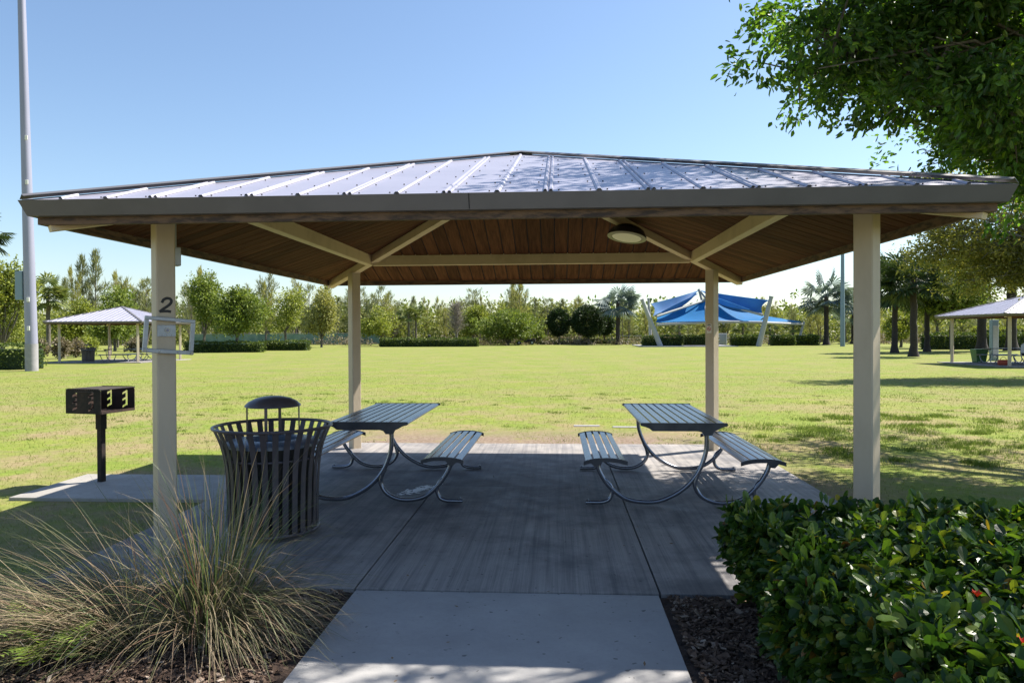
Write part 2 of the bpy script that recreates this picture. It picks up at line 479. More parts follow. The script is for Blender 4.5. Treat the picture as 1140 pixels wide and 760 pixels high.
class MB:
    def __init__(s):
        s.V, s.F, s.M = [], [], []
        s.X = None

    def add(s, V, F, mi=0):
        n = len(s.V)
        for v in V:
            v = Vector(v)
            s.V.append(s.X @ v if s.X else v)
        s.F += [tuple(i + n for i in f) for f in F]
        s.M += [mi] * len(F)

    def box(s, x0, x1, y0, y1, z0, z1, mi=0, bev=0.0):
        if bev > 0:
            b = min(bev, (x1 - x0) / 2.1, (y1 - y0) / 2.1, (z1 - z0) / 2.1)
            # chamfer vertical and horizontal edges with a simple three-ring loft
            def ring(i, z):
                return [(x0 + i, y0 + b, z), (x0 + b, y0 + i, z), (x1 - b, y0 + i, z), (x1 - i, y0 + b, z),
                        (x1 - i, y1 - b, z), (x1 - b, y1 - i, z), (x0 + b, y1 - i, z), (x0 + i, y1 - b, z)]
            rs = [ring(b * .6, z0), ring(0, z0 + b), ring(0, z1 - b), ring(b * .6, z1)]
            V = [v for r_ in rs for v in r_]
            F = [(7, 6, 5, 4, 3, 2, 1, 0), tuple(range(24, 32))]
            for k in range(3):
                for i in range(8):
                    j = (i + 1) % 8
                    F.append((k * 8 + i, k * 8 + j, k * 8 + 8 + j, k * 8 + 8 + i))
            s.add(V, F, mi)
            return
        V = [(x, y, z) for z in (z0, z1) for y in (y0, y1) for x in (x0, x1)]
        s.add(V, [(0, 2, 3, 1), (4, 5, 7, 6), (0, 1, 5, 4), (2, 6, 7, 3), (0, 4, 6, 2), (1, 3, 7, 5)], mi)

    def hexa(s, bot, top, mi=0):
        s.add(list(bot) + list(top), [(3, 2, 1, 0), (4, 5, 6, 7), (0, 1, 5, 4), (1, 2, 6, 5), (2, 3, 7, 6), (3, 0, 4, 7)], mi)

    def prism(s, poly, axis, a0, a1, mi=0):
        """extrude 2-D polygon along axis ('x','y','z')"""
        def P(p, a):
            return {'x': (a, p[0], p[1]), 'y': (p[0], a, p[1]), 'z': (p[0], p[1], a)}[axis]
        n = len(poly)
        V = [P(p, a0) for p in poly] + [P(p, a1) for p in poly]
        F = [tuple(range(n))[::-1], tuple(range(n, 2 * n))] + [(i, (i + 1) % n, n + (i + 1) % n, n + i) for i in range(n)]
        s.add(V, F, mi)

    def tube(s, pts, rad, seg=8, mi=0, cap=True, flat=1.0):
        pts = [Vector(p) for p in pts]
        rr = rad if isinstance(rad, (list, tuple)) else [rad] * len(pts)
        V, F = [], []
        up = None
        for i, p in enumerate(pts):
            t = (pts[min(i + 1, len(pts) - 1)] - pts[max(i - 1, 0)]).normalized()
            if up is None:
                up = t.orthogonal().normalized()
            up = (up - t * up.dot(t))
            up = up.normalized() if up.length > 1e-6 else t.orthogonal().normalized()
            sd = t.cross(up)
            for k in range(seg):
                a = 2 * PI * k / seg
                V.append(p + (up * math.cos(a) + sd * math.sin(a) * flat) * rr[i])
        for i in range(len(pts) - 1):
            for k in range(seg):
                j = (k + 1) % seg
                F.append((i * seg + k, i * seg + j, (i + 1) * seg + j, (i + 1) * seg + k))
        if cap:
            F.append(tuple(range(seg))[::-1])
            F.append(tuple(range((len(pts) - 1) * seg, len(pts) * seg)))
        s.add(V, F, mi)

    def lathe(s, prof, seg=24, mi=0, c=(0, 0, 0)):
        V = [(c[0] + r_ * math.cos(2 * PI * k / seg), c[1] + r_ * math.sin(2 * PI * k / seg), c[2] + z) for r_, z in prof for k in range(seg)]
        F = []
        for i in range(len(prof) - 1):
            for k in range(seg):
                j = (k + 1) % seg
                F.append((i * seg + k, i * seg + j, (i + 1) * seg + j, (i + 1) * seg + k))
        s.add(V, F, mi)

    def build(s, name, mats, parent=None, smooth=False, loc=None, rz=0.0):
        me = npmesh(name, [tuple(v) for v in s.V], s.F, mats, s.M, smooth)
        o = link(name, me, parent, loc, rz)
        if smooth:
            me.polygons.foreach_set('use_smooth', [True] * len(me.polygons))
            try:
                me.set_sharp_from_angle(angle=R(40))
            except Exception:
                pass
        return o


def bez(p0, p1, p2, p3, n=12):
    o = []
    p0, p1, p2, p3 = map(Vector, (p0, p1, p2, p3))
    for i in range(n + 1):
        t = i / n
        o.append(p0 * (1 - t) ** 3 + p1 * 3 * t * (1 - t) ** 2 + p2 * 3 * t * t * (1 - t) + p3 * t ** 3)
    return o


def smooth_path(pts, n=6):
    """Catmull-Rom through the points"""
    pts = [Vector(p) for p in pts]
    P = [pts[0] * 2 - pts[1]] + pts + [pts[-1] * 2 - pts[-2]]
    o = []
    for i in range(1, len(P) - 2):
        for k in range(n):
            t = k / n
            a, b, c, d = P[i - 1], P[i], P[i + 1], P[i + 2]
            o.append(0.5 * ((2 * b) + (c - a) * t + (2 * a - 5 * b + 4 * c - d) * t * t + (3 * b - a - 3 * c + d) * t ** 3))
    o.append(pts[-1])
    return o


def merge(parts):
    """join (V,F) numpy pairs with equal face sizes"""
    Vs, Fs, n = [], [], 0
    for V, F in parts:
        Vs.append(V)
        Fs.append(F + n)
        n += len(V)
    return np.concatenate(Vs), np.concatenate(Fs)


def norm(a):
    return a / (np.linalg.norm(a, axis=-1, keepdims=True) + 1e-9)


def leaves(P, D, rng, L, W, fold=0.15, two=False, jit=0.35, up=0.0):
    """leaf cards: at points P growing along D. two=True gives folded leaves of two quads, else one rhombus"""
    n = len(P)
    D = norm(D + rng.normal(0, jit, (n, 3)))
    A = rng.normal(0, 1, (n, 3))
    A[:, 2] += up
    S = norm(np.cross(D, A))
    N = np.cross(S, D)
    l_ = (L * rng.uniform(.7, 1.25, (n, 1)))
    w_ = (W * rng.uniform(.7, 1.2, (n, 1)))
    if two:
        a = P
        b1 = P + D * l_ * .38 + S * w_ * .5 + N * w_ * fold
        c1 = P + D * l_ * .78 + S * w_ * .36 + N * w_ * fold
        t = P + D * l_ - N * l_ * .06
        c2 = P + D * l_ * .78 - S * w_ * .36 + N * w_ * fold
        b2 = P + D * l_ * .38 - S * w_ * .5 + N * w_ * fold
        V = np.stack([a, b1, c1, t, c2, b2], 1).reshape(-1, 3)
        i = np.arange(n)[:, None] * 6
        F = np.concatenate([i + np.array([[0, 1, 2, 3]]), i + np.array([[0, 3, 4, 5]])], 0)
    else:
        V = np.stack([P, P + D * l_ * .5 + S * w_ * .5, P + D * l_, P + D * l_ * .5 - S * w_ * .5], 1).reshape(-1, 3)
        F = np.arange(n)[:, None] * 4 + np.array([[0, 1, 2, 3]])
    return V, F


def clump_points(clumps, ncl, rng, shell=.55, rough=.28):
    """cluster centres inside ragged ellipsoids; returns points and outward directions"""
    vol = np.array([c[3] * c[4] * c[5] for c in clumps]) ** .75
    idx = rng.choice(len(clumps), ncl, p=vol / vol.sum())
    C = np.array([c[:3] for c in clumps], float)[idx]
    Rr = np.array([c[3:6] for c in clumps], float)[idx]
    d = norm(rng.normal(0, 1, (ncl, 3)))
    ph = np.array([[1.7, 2.9, 4.1]]) * (idx[:, None] + 1)
    lump = 1 + rough * (np.sin(d[:, 0] * 5 + ph[:, 0]) * np.sin(d[:, 1] * 6 + ph[:, 1]) + np.sin(d[:, 2] * 7 + ph[:, 2] + d[:, 0] * 3) * .6)
    r_ = rng.uniform(shell ** 3, 1, ncl) ** (1 / 3) * lump
    return C + d * Rr * r_[:, None], d


def crown(clumps, ncl, per, rng, L, W, spread, shell=.5, rough=.28, two=False, droop=0.0, up=.8):
    P, d = clump_points(clumps, ncl, rng, shell, rough)
    Q = np.repeat(P, per, 0) + rng.normal(0, spread, (ncl * per, 3)) * np.array([1, 1, .7])
    D = np.repeat(d, per, 0) + rng.normal(0, .6, (ncl * per, 3))
    D[:, 2] -= droop
    return leaves(Q, D, rng, L, W, two=two, up=up)


def limbs(mb, base, top, clumps, rt, rng, nmin=3, twigs=6, seg=7):
    """trunk to top then tapered limbs reaching every clump"""
    base, top = Vector(base), Vector(top)
    mid = base.lerp(top, .5) + Vector((rng.normal(0, .06), rng.normal(0, .06), 0)) * (top - base).length * .5
    mb.tube(smooth_path([base, base.lerp(mid, .25), mid, top], 4), [rt * 1.35] + [rt * (1.08 - .3 * i / 12) for i in range(12)], seg)
    for c in clumps:
        c0 = Vector(c[:3])
        q = mid.lerp(top, rng.uniform(.2, 1))
        m1 = q.lerp(c0, .5) + Vector((rng.normal(0, .12), rng.normal(0, .12), rng.normal(.1, .1))) * (c0 - q).length * .5
        rl = rt * rng.uniform(.35, .5)
        path = smooth_path([q, m1, c0], 5)
        mb.tube(path, [rl * (1 - .75 * i / (len(path) - 1)) for i in range(len(path))], max(5, seg - 2))
        for _ in range(twigs):
            e = c0 + Vector((rng.normal(0, .5) * c[3], rng.normal(0, .5) * c[4], rng.normal(.1, .5) * c[5]))
            s_ = path[int(rng.integers(len(path) // 2, len(path)))]
            mm = s_.lerp(e, .5) + Vector((rng.normal(0, .1), rng.normal(0, .1), .08)) * (e - s_).length
            mb.tube([s_, mm, e], [rl * .22, rl * .14, rl * .05], 4, cap=False)


def tree(name, label, loc, h_trunk, rt, clumps, ncl, per, L, W, spread, leafm, barkm='bark', seed=1, group=None, cat='tree', twigs=5, **kw):
    rng = np.random.default_rng(seed)
    t = thing(name, label, cat, loc, 0, group)
    mb = MB()
    cl = clumps
    limbs(mb, (0, 0, -.05), (rng.normal(0, .05), rng.normal(0, .05), h_trunk), cl, rt, rng, twigs=twigs)
    mb.build('trunk', barkm, t, True)
    V, F = crown(cl, int(ncl * 1.45), per, rng, L, W, spread, **kw)
    link('crown', npmesh('crown', V, F, leafm), t)
    return t


# ------------------------------------------------------------------ SETTING
def sheet(name, poly, z, m_, z1=None):
    mb = MB()
    if z1 is None:
        mb.add([(x, y, z) for x, y in poly], [tuple(range(len(poly)))])
    else:
        mb.prism(poly, 'z', z1, z)
    return tag(mb.build(name, m_), kind='structure')


gx = 900
sheet('ground', [(-gx, -300), (gx, -300), (gx, gx), (-gx, gx)], -0.04, 'lawn')


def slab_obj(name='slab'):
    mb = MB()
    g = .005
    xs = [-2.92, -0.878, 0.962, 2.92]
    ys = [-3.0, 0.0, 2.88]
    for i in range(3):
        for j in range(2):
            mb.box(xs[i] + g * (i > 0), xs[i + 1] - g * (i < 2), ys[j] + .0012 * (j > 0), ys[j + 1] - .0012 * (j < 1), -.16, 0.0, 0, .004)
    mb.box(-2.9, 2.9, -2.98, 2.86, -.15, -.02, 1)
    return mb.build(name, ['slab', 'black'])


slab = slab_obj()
tag(slab, kind='structure')
# path: panels toward the camera
mb = MB()
for y0, y1 in ((-5.3, -3.012), (-7.6, -5.31), (-9.9, -7.61), (-12.2, -9.91)):
    mb.box(-.872, .952, y0, y1, -.16, -.006, 0, .006)
mb.box(-.86, .94, -12.1, -3.02, -.15, -.03, 1)
tag(mb.build('path', ['path', 'black']), kind='structure')
mb = MB()
mb.box(-4.92, -2.926, -.68, .50, -.16, -.008, 0, .006)
tag(mb.build('grill_pavement', 'pad'), kind='structure')
# mulch ground: wavy sheets, two beds
rng = np.random.default_rng(5)


def bed(name, x0, x1, y0, y1, n, wob, seed):
    rg = np.random.default_rng(seed)
    nx = int((x1 - x0) / .05)
    ny = int((y1 - y0) / .05)
    X, Y = np.meshgrid(np.linspace(x0, x1, nx), np.linspace(y0, y1, ny))
    t = np.linspace(0, 1, ny)[:, None]
    if wob < 0:
        X = X - (1 - np.linspace(0, 1, nx))[None, :] * 0
    Z = -.028 + .010 * np.sin(X * 3.1) * np.cos(Y * 2.7) + rg.uniform(-.006, .008, X.shape)
    # the outer edge wanders
    ex = (np.sin(Y * 2.3) * .10 + np.sin(Y * 5.1) * .05)
    ey = (np.sin(X * 1.9) * .12 + np.sin(X * 4.7) * .05)
    edge = np.clip(((X - x0) / .5 if wob < 0 else (x1 - X) / .5), 0, 1)
    X = X + (1 - edge) * ex
    e2 = np.clip((y1 - Y) / .4, 0, 1)
    Y = Y + (1 - e2) * ey * (np.abs(X) > 2.95)
    V = np.stack([X, Y, Z], -1).reshape(-1, 3)
    i = (np.arange(ny - 1)[:, None] * nx + np.arange(nx - 1)[None, :]).ravel()
    F = np.stack([i, i + 1, i + nx + 1, i + nx], 1)
    return tag(link(name, npmesh(name, V, F, 'mulch_soil', None, False)), kind='structure')


bed('mulch_ground', -5.4, -.876, -9, -3.004, 0, -1, 1)
bed('mulch_ground', .956, 7.5, -9, -3.004, 0, 1, 2)


def chips(name, x0, x1, y0, y1, n, seed, label):
    rg = np.random.default_rng(seed)
    P = np.stack([rg.uniform(x0, x1, n), rg.uniform(y0, y1, n), rg.uniform(-.02, .0, n)], 1)
    D = rg.normal(0, 1, (n, 3)) * np.array([1, 1, .25])
    L = .010 + .045 * rg.uniform(0, 1, n) ** 2.2
    W = L * rg.uniform(.25, .6, n)
    D = norm(D)
    up = norm(np.stack([rg.normal(0, .45, n), rg.normal(0, .45, n), np.ones(n)], 1))
    S = norm(np.cross(D, up))
    N = norm(np.cross(S, D))
    T = rg.uniform(.003, .007, n)
    vs_ = []
    for a, b_, c in ((-1, -1, 0), (1, -.7, 0), (1.1, .8, 0), (-.9, 1, 0), (-1, -1, 1), (1, -.7, 1), (1.1, .8, 1), (-.9, 1, 1)):
        vs_.append(P + D * (L * .5 * a)[:, None] + S * (W * .5 * b_)[:, None] + N * (T * c)[:, None])
    V = np.stack(vs_, 1).reshape(-1, 3)
    q = np.array([[4, 5, 6, 7], [0, 1, 5, 4], [1, 2, 6, 5], [2, 3, 7, 6], [3, 0, 4, 7]])
    F = (np.arange(n)[:, None, None] * 8 + q[None]).reshape(-1, 4)
    return tag(link(name, npmesh(name, V, F, 'chips')), label, 'mulch', kind='stuff')


chips('bark_mulch', -4.9, -.93, -5.6, -3.03, 30000, 3, 'brown bark chips and dead leaves under the ornamental grass')
chips('bark_mulch', 1.0, 1.75, -5.2, -3.03, 6500, 4, 'dark bark chips between the path and the leafy hedge')


# turf blades near the pavilion
def turf(name, n, xr, yr, seed, hmin, hmax, m_, mask, wid, label, clumps=0):
    rg = np.random.default_rng(seed)
    if clumps:
        k = n // clumps
        cx_, cy_ = rg.uniform(*xr, clumps), rg.uniform(*yr, clumps)
        rad = rg.uniform(.05, .20, clumps)
        X = np.repeat(cx_, k) + rg.normal(0, 1, clumps * k) * np.repeat(rad, k)
        Y = np.repeat(cy_, k) + rg.normal(0, 1, clumps * k) * np.repeat(rad, k) * .8
    else:
        X = rg.uniform(*xr, n)
        # denser near
        Y = yr[0] + (yr[1] - yr[0]) * rg.uniform(0, 1, n) ** 1.9
        X = X * (.35 + .65 * np.clip((Y + 7.3) / (yr[1] + 7.3), 0, 1))
    ok = mask(X, Y)
    X, Y = X[ok], Y[ok]
    n = len(X)
    H = rg.uniform(hmin, hmax, n) * np.clip(1.15 - (Y - 3) / 32, .35, 1)
    a = rg.uniform(0, 2 * PI, n)
    ln = rg.uniform(.2, 1.1, n)
    b = rg.uniform(0, 2 * PI, n)
    dist = np.clip(np.hypot(X - .36, Y + 7.33) / 9, .8, 3)
    Wd = wid * dist
    P = np.stack([X, Y, np.full(n, -.045)], 1)
    S = np.stack([np.cos(a), np.sin(a), np.zeros(n)], 1) * Wd[:, None] * .5
    T = P + np.stack([np.cos(b) * ln * H, np.sin(b) * ln * H, H], 1)
    V = np.stack([P - S, P + S, T], 1).reshape(-1, 3)
    F = np.arange(n * 3).reshape(-1, 3)
    return tag(link(name, npmesh(name, V, F, m_)), label, 'grass', kind='stuff')


def not_built(X, Y):
    s_ = (np.abs(X) < 2.98) & (Y < 2.93) & (Y > -3.05)
    p_ = (X > -4.97) & (X < -2.9) & (Y > -.73) & (Y < .55)
    b_ = (Y < -2.85)
    return ~(s_ | p_ | b_)


def lawn_mask(X, Y):
    v = np.sin(X * 1.3 + 2 * np.sin(Y * .7)) + np.sin(Y * 1.9 + 1.5 * np.sin(X * .9)) + np.sin(X * 3.7 + Y * 2.1) * .5
    dirt = (Y < 4.5) & (Y > 2.8) & (X > -2.6) & (X < 3.2) & (v < 1.3)
    return not_built(X, Y) & ~dirt


turf('lawn_grass', 290000, (-42, 42), (-2.9, 48), 11, .02, .05, 'turf', lawn_mask, .006, 'short yellow green lawn grass around the picnic shelter')


def tuft_mask(X, Y):
    return not_built(X, Y) & (np.sin(X * .8 + 1) + np.sin(Y * .9) > -.6)


turf('grass_tufts', 12000, (-9, 14), (2.9, 12), 12, .025, .05, 'turf_tuft', tuft_mask, .008, 'darker tufts of longer grass scattered through the lawn', clumps=260)
turf('grass_tufts', 20000, (2.9, 10), (1.5, 7), 17, .03, .085, 'turf_tuft', not_built, .008, 'patchy green weeds to the right of the slab under the tree', clumps=130)

# ------------------------------------------------------------------ PAVILION
E, ZT, SL = 3.0, 2.389, 0.323


def zroof(t):
    return ZT + SL * (E - t)


def build_pavilion(label):
    p = thing('picnic_pavilion', label, 'pavilion')
    W = .0635
    ch = .008
    for k, (sx, sy) in enumerate(((-1, -1), (1, -1), (-1, 1), (1, 1))):
        mb = MB()
        poly = [(-W + ch, -W), (W - ch, -W), (W, -W + ch), (W, W - ch), (W - ch, W), (-W + ch, W), (-W, W - ch), (-W, -W + ch)]
        mb.prism(poly, 'z', -.03, 2.385)
        o = mb.build('post', 'cream', p, loc=(2.4 * sx, 2.4 * sy, 0), rz=R(45))
        if k == 0:
            post0 = o
    for k in range(4):
        Rz = Matrix.Rotation(PI / 2 * k, 4, 'Z')
        # --- sheet roof panel with ribs and screws
        mb = MB()
        mb.X = Rz
        th = .012
        mb.add([(-E + .01, -E + .01, ZT + .002), (E - .01, -E + .01, ZT + .002), (0, 0, zroof(0)), (-E + .01, -E + .01, ZT - th), (E - .01, -E + .01, ZT - th), (0, 0, zroof(0) - th)],
               [(0, 1, 2), (5, 4, 3), (0, 3, 4, 1)])
        for i in range(-9, 10):
            offs = [0.0] if i % 2 == 0 else [-.017, .017]
            for xo in offs:
                x = i * .305 + xo
                if abs(x) > E - .25:
                    continue
                w1, w2, hh = (.018, .008, .013) if len(offs) == 1 else (.013, .006, .014)
                y0, y1 = -E + .012, -abs(x) - .10
                z0, z1 = zroof(-y0), zroof(-y1)
                ex = .0015
                b_ = [(x - w1, y0, z0 + ex), (x + w1, y0, z0 + ex), (x + w1, y1, z1 + ex), (x - w1, y1, z1 + ex)]
                t_ = [(x - w2, y0, z0 + hh), (x + w2, y0, z0 + hh), (x + w2, y1, z1 + hh), (x - w2, y1, z1 + hh)]
                mb.hexa(b_, t_, 0)
                e_ = .0025  # open dark rib end
                mb.hexa([(x - w1 * .9, y0 - .004, z0 + .003), (x + w1 * .9, y0 - .004, z0 + .003), (x + w1 * .9, y0 - .0005, z0 + .003), (x - w1 * .9, y0 - .0005, z0 + .003)],
                        [(x - w2 * .9, y0 - .004, z0 + hh - e_), (x + w2 * .9, y0 - .004, z0 + hh - e_), (x + w2 * .9, y0 - .0005, z0 + hh - e_), (x - w2 * .9, y0 - .0005, z0 + hh - e_)], 1)
            x = i * .305
            sp = .05 if i % 2 == 0 else .065
            ys = -E + .05
            j = 0
            while ys < -abs(x) - .25:
                for sgn in (-1, 1):
                    xx = x + sp * sgn
                    zz = zroof(-ys)
                    mb.tube([(xx, ys, zz), (xx, ys, zz + .006)], .0048, 6, 1)
                ys += .42
                j += 1
        mb.build('roof_panel', ['roof', 'black'], p)
        # --- fascia (leans outward) and the rough board under it
        mb = MB()
        mb.X = Rz
        # profile in (y,z): outward leaning plate with returned lips
        prof = [(-E, ZT), (-E + .035, 2.295), (-E + .055, 2.290), (-E + .055, 2.298), (-E + .047, 2.305), (-E + .02, ZT - .01)]
        n_ = len(prof)
        V = [((q[0]), q[0], q[1]) for q in prof] + [((-q[0]), q[0], q[1]) for q in prof]
        mb.add(V, [(i, (i + 1) % n_, n_ + (i + 1) % n_, n_ + i) for i in range(n_)])
        for xs_ in (-.17,):
            mb.hexa([(xs_ - .0025, -E + .0325, 2.298), (xs_ + .0025, -E + .0325, 2.298), (xs_ + .0025, -E + .036, 2.298), (xs_ - .0025, -E + .036, 2.298)],
                    [(xs_ - .0025, -E - .002, ZT - .004), (xs_ + .0025, -E - .002, ZT - .004), (xs_ + .0025, -E + .002, ZT - .004), (xs_ - .0025, -E + .002, ZT - .004)], 1)
        mb.build('fascia', ['fascia', 'black'], p)
        mb = MB()
        mb.X = Rz
        q0, q1 = -E + .075, -E + .115
        mb.add([(q0, q0, 2.245), (-q0, q0, 2.245), (-q1, q1, 2.245), (q1, q1, 2.245), (q0, q0, 2.36), (-q0, q0, 2.36), (-q1, q1, 2.36), (q1, q1, 2.36)],
               [(3, 2, 1, 0), (4, 5, 6, 7), (0, 1, 5, 4), (2, 3, 7, 6)])
        mb.build('trim_board', 'wood_trim', p)
        # --- ceiling boards running up the slope
        mb = MB()
        bw = .165

        def zc(y):
            return 2.27 + SL * (3 + y)
        ylo = -2.89
        nb = int(2.9 / bw) + 1
        for i in range(-nb, nb):
            x0, x1 = i * bw + .0065, (i + 1) * bw - .0065
            x0, x1 = max(x0, -2.88), min(x1, 2.88)
            if x1 - x0 < .01:
                continue
            a0, a1 = -max(abs(x0), .001), -max(abs(x1), .001)
            V = [(x0, ylo, zc(ylo)), (x1, ylo, zc(ylo)), (x1, a1, zc(a1)), (x0, a0, zc(a0))]
            V = V + [(v[0], v[1], v[2] + .010) for v in V]
            mb.add(V, [(3, 2, 1, 0), (0, 1, 5, 4), (1, 2, 6, 5), (3, 0, 4, 7)])
        mb.add([(-2.9, -2.9, zc(-2.9) + .012), (2.9, -2.9, zc(-2.9) + .012), (0, 0, zc(0) + .012)], [(0, 2, 1)], 1)
        mb.build('ceiling', ['ceil_x', 'black'], p, rz=PI / 2 * k)
        # --- tie beam between the hip rafters
        mb = MB()
        mb.box(-2.06, 2.06, -2.145, -2.055, 2.448, 2.60, 0, .006)
        mb.build('beam', 'cream_beam', p, rz=PI / 2 * k)
        # --- hip rafter
        mb = MB()
        hw = .045
        s2 = math.sqrt(2)
        t0, t1 = 2.875, .03

        def zb(t):
            return 3.137 - SL * t
        mb.hexa([(t0 * s2, -hw, zb(t0)), (t0 * s2, hw, zb(t0)), (t1 * s2, hw, zb(t1)), (t1 * s2, -hw, zb(t1))],
                [(t0 * s2 + .03, -hw, zb(t0) + .11), (t0 * s2 + .03, hw, zb(t0) + .11), (t1 * s2, hw, zb(t1) + .14), (t1 * s2, -hw, zb(t1) + .14)])
        mb.build('hip_rafter', 'cream_beam', p, rz=PI / 4 + PI / 2 * k)
        # --- hip cap over the ribs
        mb = MB()
        cw, ct = .075, .004
        t0 = E - .015
        zz0, zz1 = zroof(t0), zroof(0)
        L0 = t0 * s2
        pr = [(-cw, .012), (-cw, .015), (0, .036), (cw, .015), (cw, .012), (0, .031)]
        V = [(L0, a, zz0 + b_ - (0 if a == 0 else .0)) for a, b_ in pr] + [(0, a, zz1 + b_) for a, b_ in pr]
        mb.add(V, [(i, (i + 1) % 6, 6 + (i + 1) % 6, 6 + i) for i in range(6)] + [(5, 4, 3, 2, 1, 0)])
        mb.build('hip_cap', 'fascia', p, rz=PI / 4 + PI / 2 * k)
    mb = MB()
    mb.tube([(0, 0, 3.03), (0, 0, 3.30)], .085, 8)
    mb.build('apex_block', 'cream_beam', p)
    return p, post0


pav, post_fl = build_pavilion('large picnic shelter in the foreground with low metal hip roof and cream posts')

# number painted on the front left post (local frame of the post: face normal toward -y local after 45 deg turn)
mb = MB()
pts2 = [(a_ * 1.08 + b_ * .18, b_ * 1.05) for a_, b_ in [(-.028, .020), (-.022, .036), (-.004, .046), (.016, .042), (.026, .028), (.022, .010), (.004, -.010), (-.018, -.028), (-.030, -.042), (-.006, -.040), (.014, -.039), (.030, -.042)]]
sm = [(v[0], v[1]) for v in smooth_path([(a, b_, 0) for a, b_ in pts2[:9]], 4)] + pts2[9:]
def stroke2d(mb, pts, w0, y, th=.0015, mi=0):
    for i in range(len(pts) - 1):
        a, b_ = Vector((pts[i][0], pts[i][1])), Vector((pts[i + 1][0], pts[i + 1][1]))
        d = (b_ - a).normalized()
        nn = Vector((-d.y, d.x)) * w0 * .5
        a2, b2 = a - d * w0 * .3, b_ + d * w0 * .3
        yo = y - th - .00003 * i
        Q = [a2 + nn, a2 - nn, b2 - nn, b2 + nn]
        mb.add([(q.x, yo, q.y) for q in Q], [(0, 1, 2, 3)], mi)


stroke2d(mb, sm, .0185, -.0635, .0008)
num = mb.build('number', 'ink', post_fl, loc=(.0, 0, 1.752))
# conduit and junction box on the hidden side of the same post
mb = MB()
mb.tube([(.085, .02, 2.16), (.085, .02, 2.42)], .011, 8)
mb.build('conduit', 'alu', post_fl, True)
mb = MB()
mb.box(.064, .115, -.02, .06, 2.035, 2.165, 0, .005)
mb.build('junction_box', 'alu', post_fl)

# empty metal notice frame screwed on the post
sf = thing('notice_frame', 'empty grey metal notice frame hung askew on the post marked 2', 'sign frame', (-2.4, -2.4, 0), R(45))
mb = MB()
rot = Matrix.Translation((.012, -.083, 1.540)) @ Matrix.Rotation(R(4.5), 4, 'Y')
mb.X = rot
a, b_, t = .165, .125, .025
mb.box(-a, a, -.012, .012, b_ - t, b_, 0, .003)
mb.box(-a, a, -.012, .012, -b_, -b_ + t * 1.15, 0, .003)
mb.box(-a, -a + t, -.0115, .0115, -b_ + t * 1.15 + .0005, b_ - t - .0005)
mb.box(a - t, a, -.0115, .0115, -b_ + t * 1.15 + .0005, b_ - t - .0005)
for sx in (-1, 1):
    mb.tube([(sx * (a - .01), -.019, -b_ + .011), (sx * (a - .01), .012, -b_ + .011)], .012, 8, 1)
    mb.tube([(sx * .06, -.016, -b_ + .011), (sx * .06, -.012, -b_ + .011)], .005, 8, 1)
mb.build('frame', ['alu', 'frame_metal'], sf)
mb = MB()
mb.X = Matrix.Translation((.0, -.067, 1.570))
mb.box(-.062, .060, -.003, .003, -.036, .044, 0, .002)
mb.tube([(0.004, -.0065, .008), (0.004, -.003, .008)], .018, 16, 1)
mb.tube([(0.004, -.0085, .008), (0.004, -.0065, .008)], .0105, 12, 2)
for xx in (-.03, 0, .03):
    mb.tube([(xx, -.006, -.026), (xx, -.003, -.026)], .004, 6, 1)
mb.build('mounting_plate', ['alu', 'frame_metal', 'pole'], sf)
mb = MB()
mb.X = rot
mb.box(-.145, .145, -.0035, -.0015, .1065, .1085)
mb.build('glazing_bead', 'frame_metal', sf)

# no smoking sticker on the back right post
ns = thing('no_smoking_sign', 'small white no smoking sticker on the back right post', 'sign', (2.4, 2.4, 0), R(-45))
mb = MB()
mb.box(-.036, .036, -.0665, -.064, 1.545, 1.665)
mb.build('plate', 'white', ns)
mb = MB()
cz = 1.600
for k in range(24):
    a0, a1 = 2 * PI * k / 24, 2 * PI * (k + 1) / 24
    mb.add([(math.cos(a0) * .020, -.0672, cz + math.sin(a0) * .020), (math.cos(a1) * .020, -.0672, cz + math.sin(a1) * .020),
            (math.cos(a1) * .028, -.0672, cz + math.sin(a1) * .028), (math.cos(a0) * .028, -.0672, cz + math.sin(a0) * .028)], [(0, 1, 2, 3)])
stroke2d(mb, [(-.018, cz + .018), (.018, cz - .018)], .007, -.0672, .0004)
mb.build('prohibition_ring', 'red', ns)
mb = MB()
mb.box(-.015, .012, -.0673, -.0670, cz - .005, cz + .001)
mb.build('cigarette', 'ink', ns)
mb = MB()
mb.box(-.028, .028, -.0673, -.0668, 1.643, 1.652)
mb.build('text_line', 'ink', ns)
mb = MB()
mb.box(-.018, .018, -.0673, -.0668, 1.656, 1.661)
mb.build('text_line', 'ink', ns)

# pendant lamp clamped under the back right hip rafter
lp = thing('ceiling_lamp', 'round shallow pendant lamp with frosted lens under the right hip rafter', 'lamp', (1.16, 1.06, 2.655))
tilt = Matrix.Rotation(R(9.0), 4, 'Y') @ Matrix.Rotation(R(-9.0), 4, 'X')
mb = MB()
mb.X = tilt
mb.lathe([(0, .135), (.030, .135), (.06, .135), (.085, .118), (.135, .105), (.185, .072), (.222, .010), (.224, -.008), (.20, -.012)], 36)
mb.build('housing', 'lamp_body', lp, True)
mb = MB()
mb.X = tilt
mb.lathe([(.224, -.008), (.224, -.014), (.172, -.020), (.168, -.012)], 36)
mb.build('trim_ring', 'lamp_rim', lp, True)
mb = MB()
mb.X = tilt
mb.lathe([(.170, -.013), (.165, -.018), (0, -.021)], 36)
mb.build('lens', 'lens', lp, True)


# ------------------------------------------------------------------ PICNIC TABLES
def arc_pts(p, q, n=18):
    return bez(*p, n) + bez(*q, n)[1:]


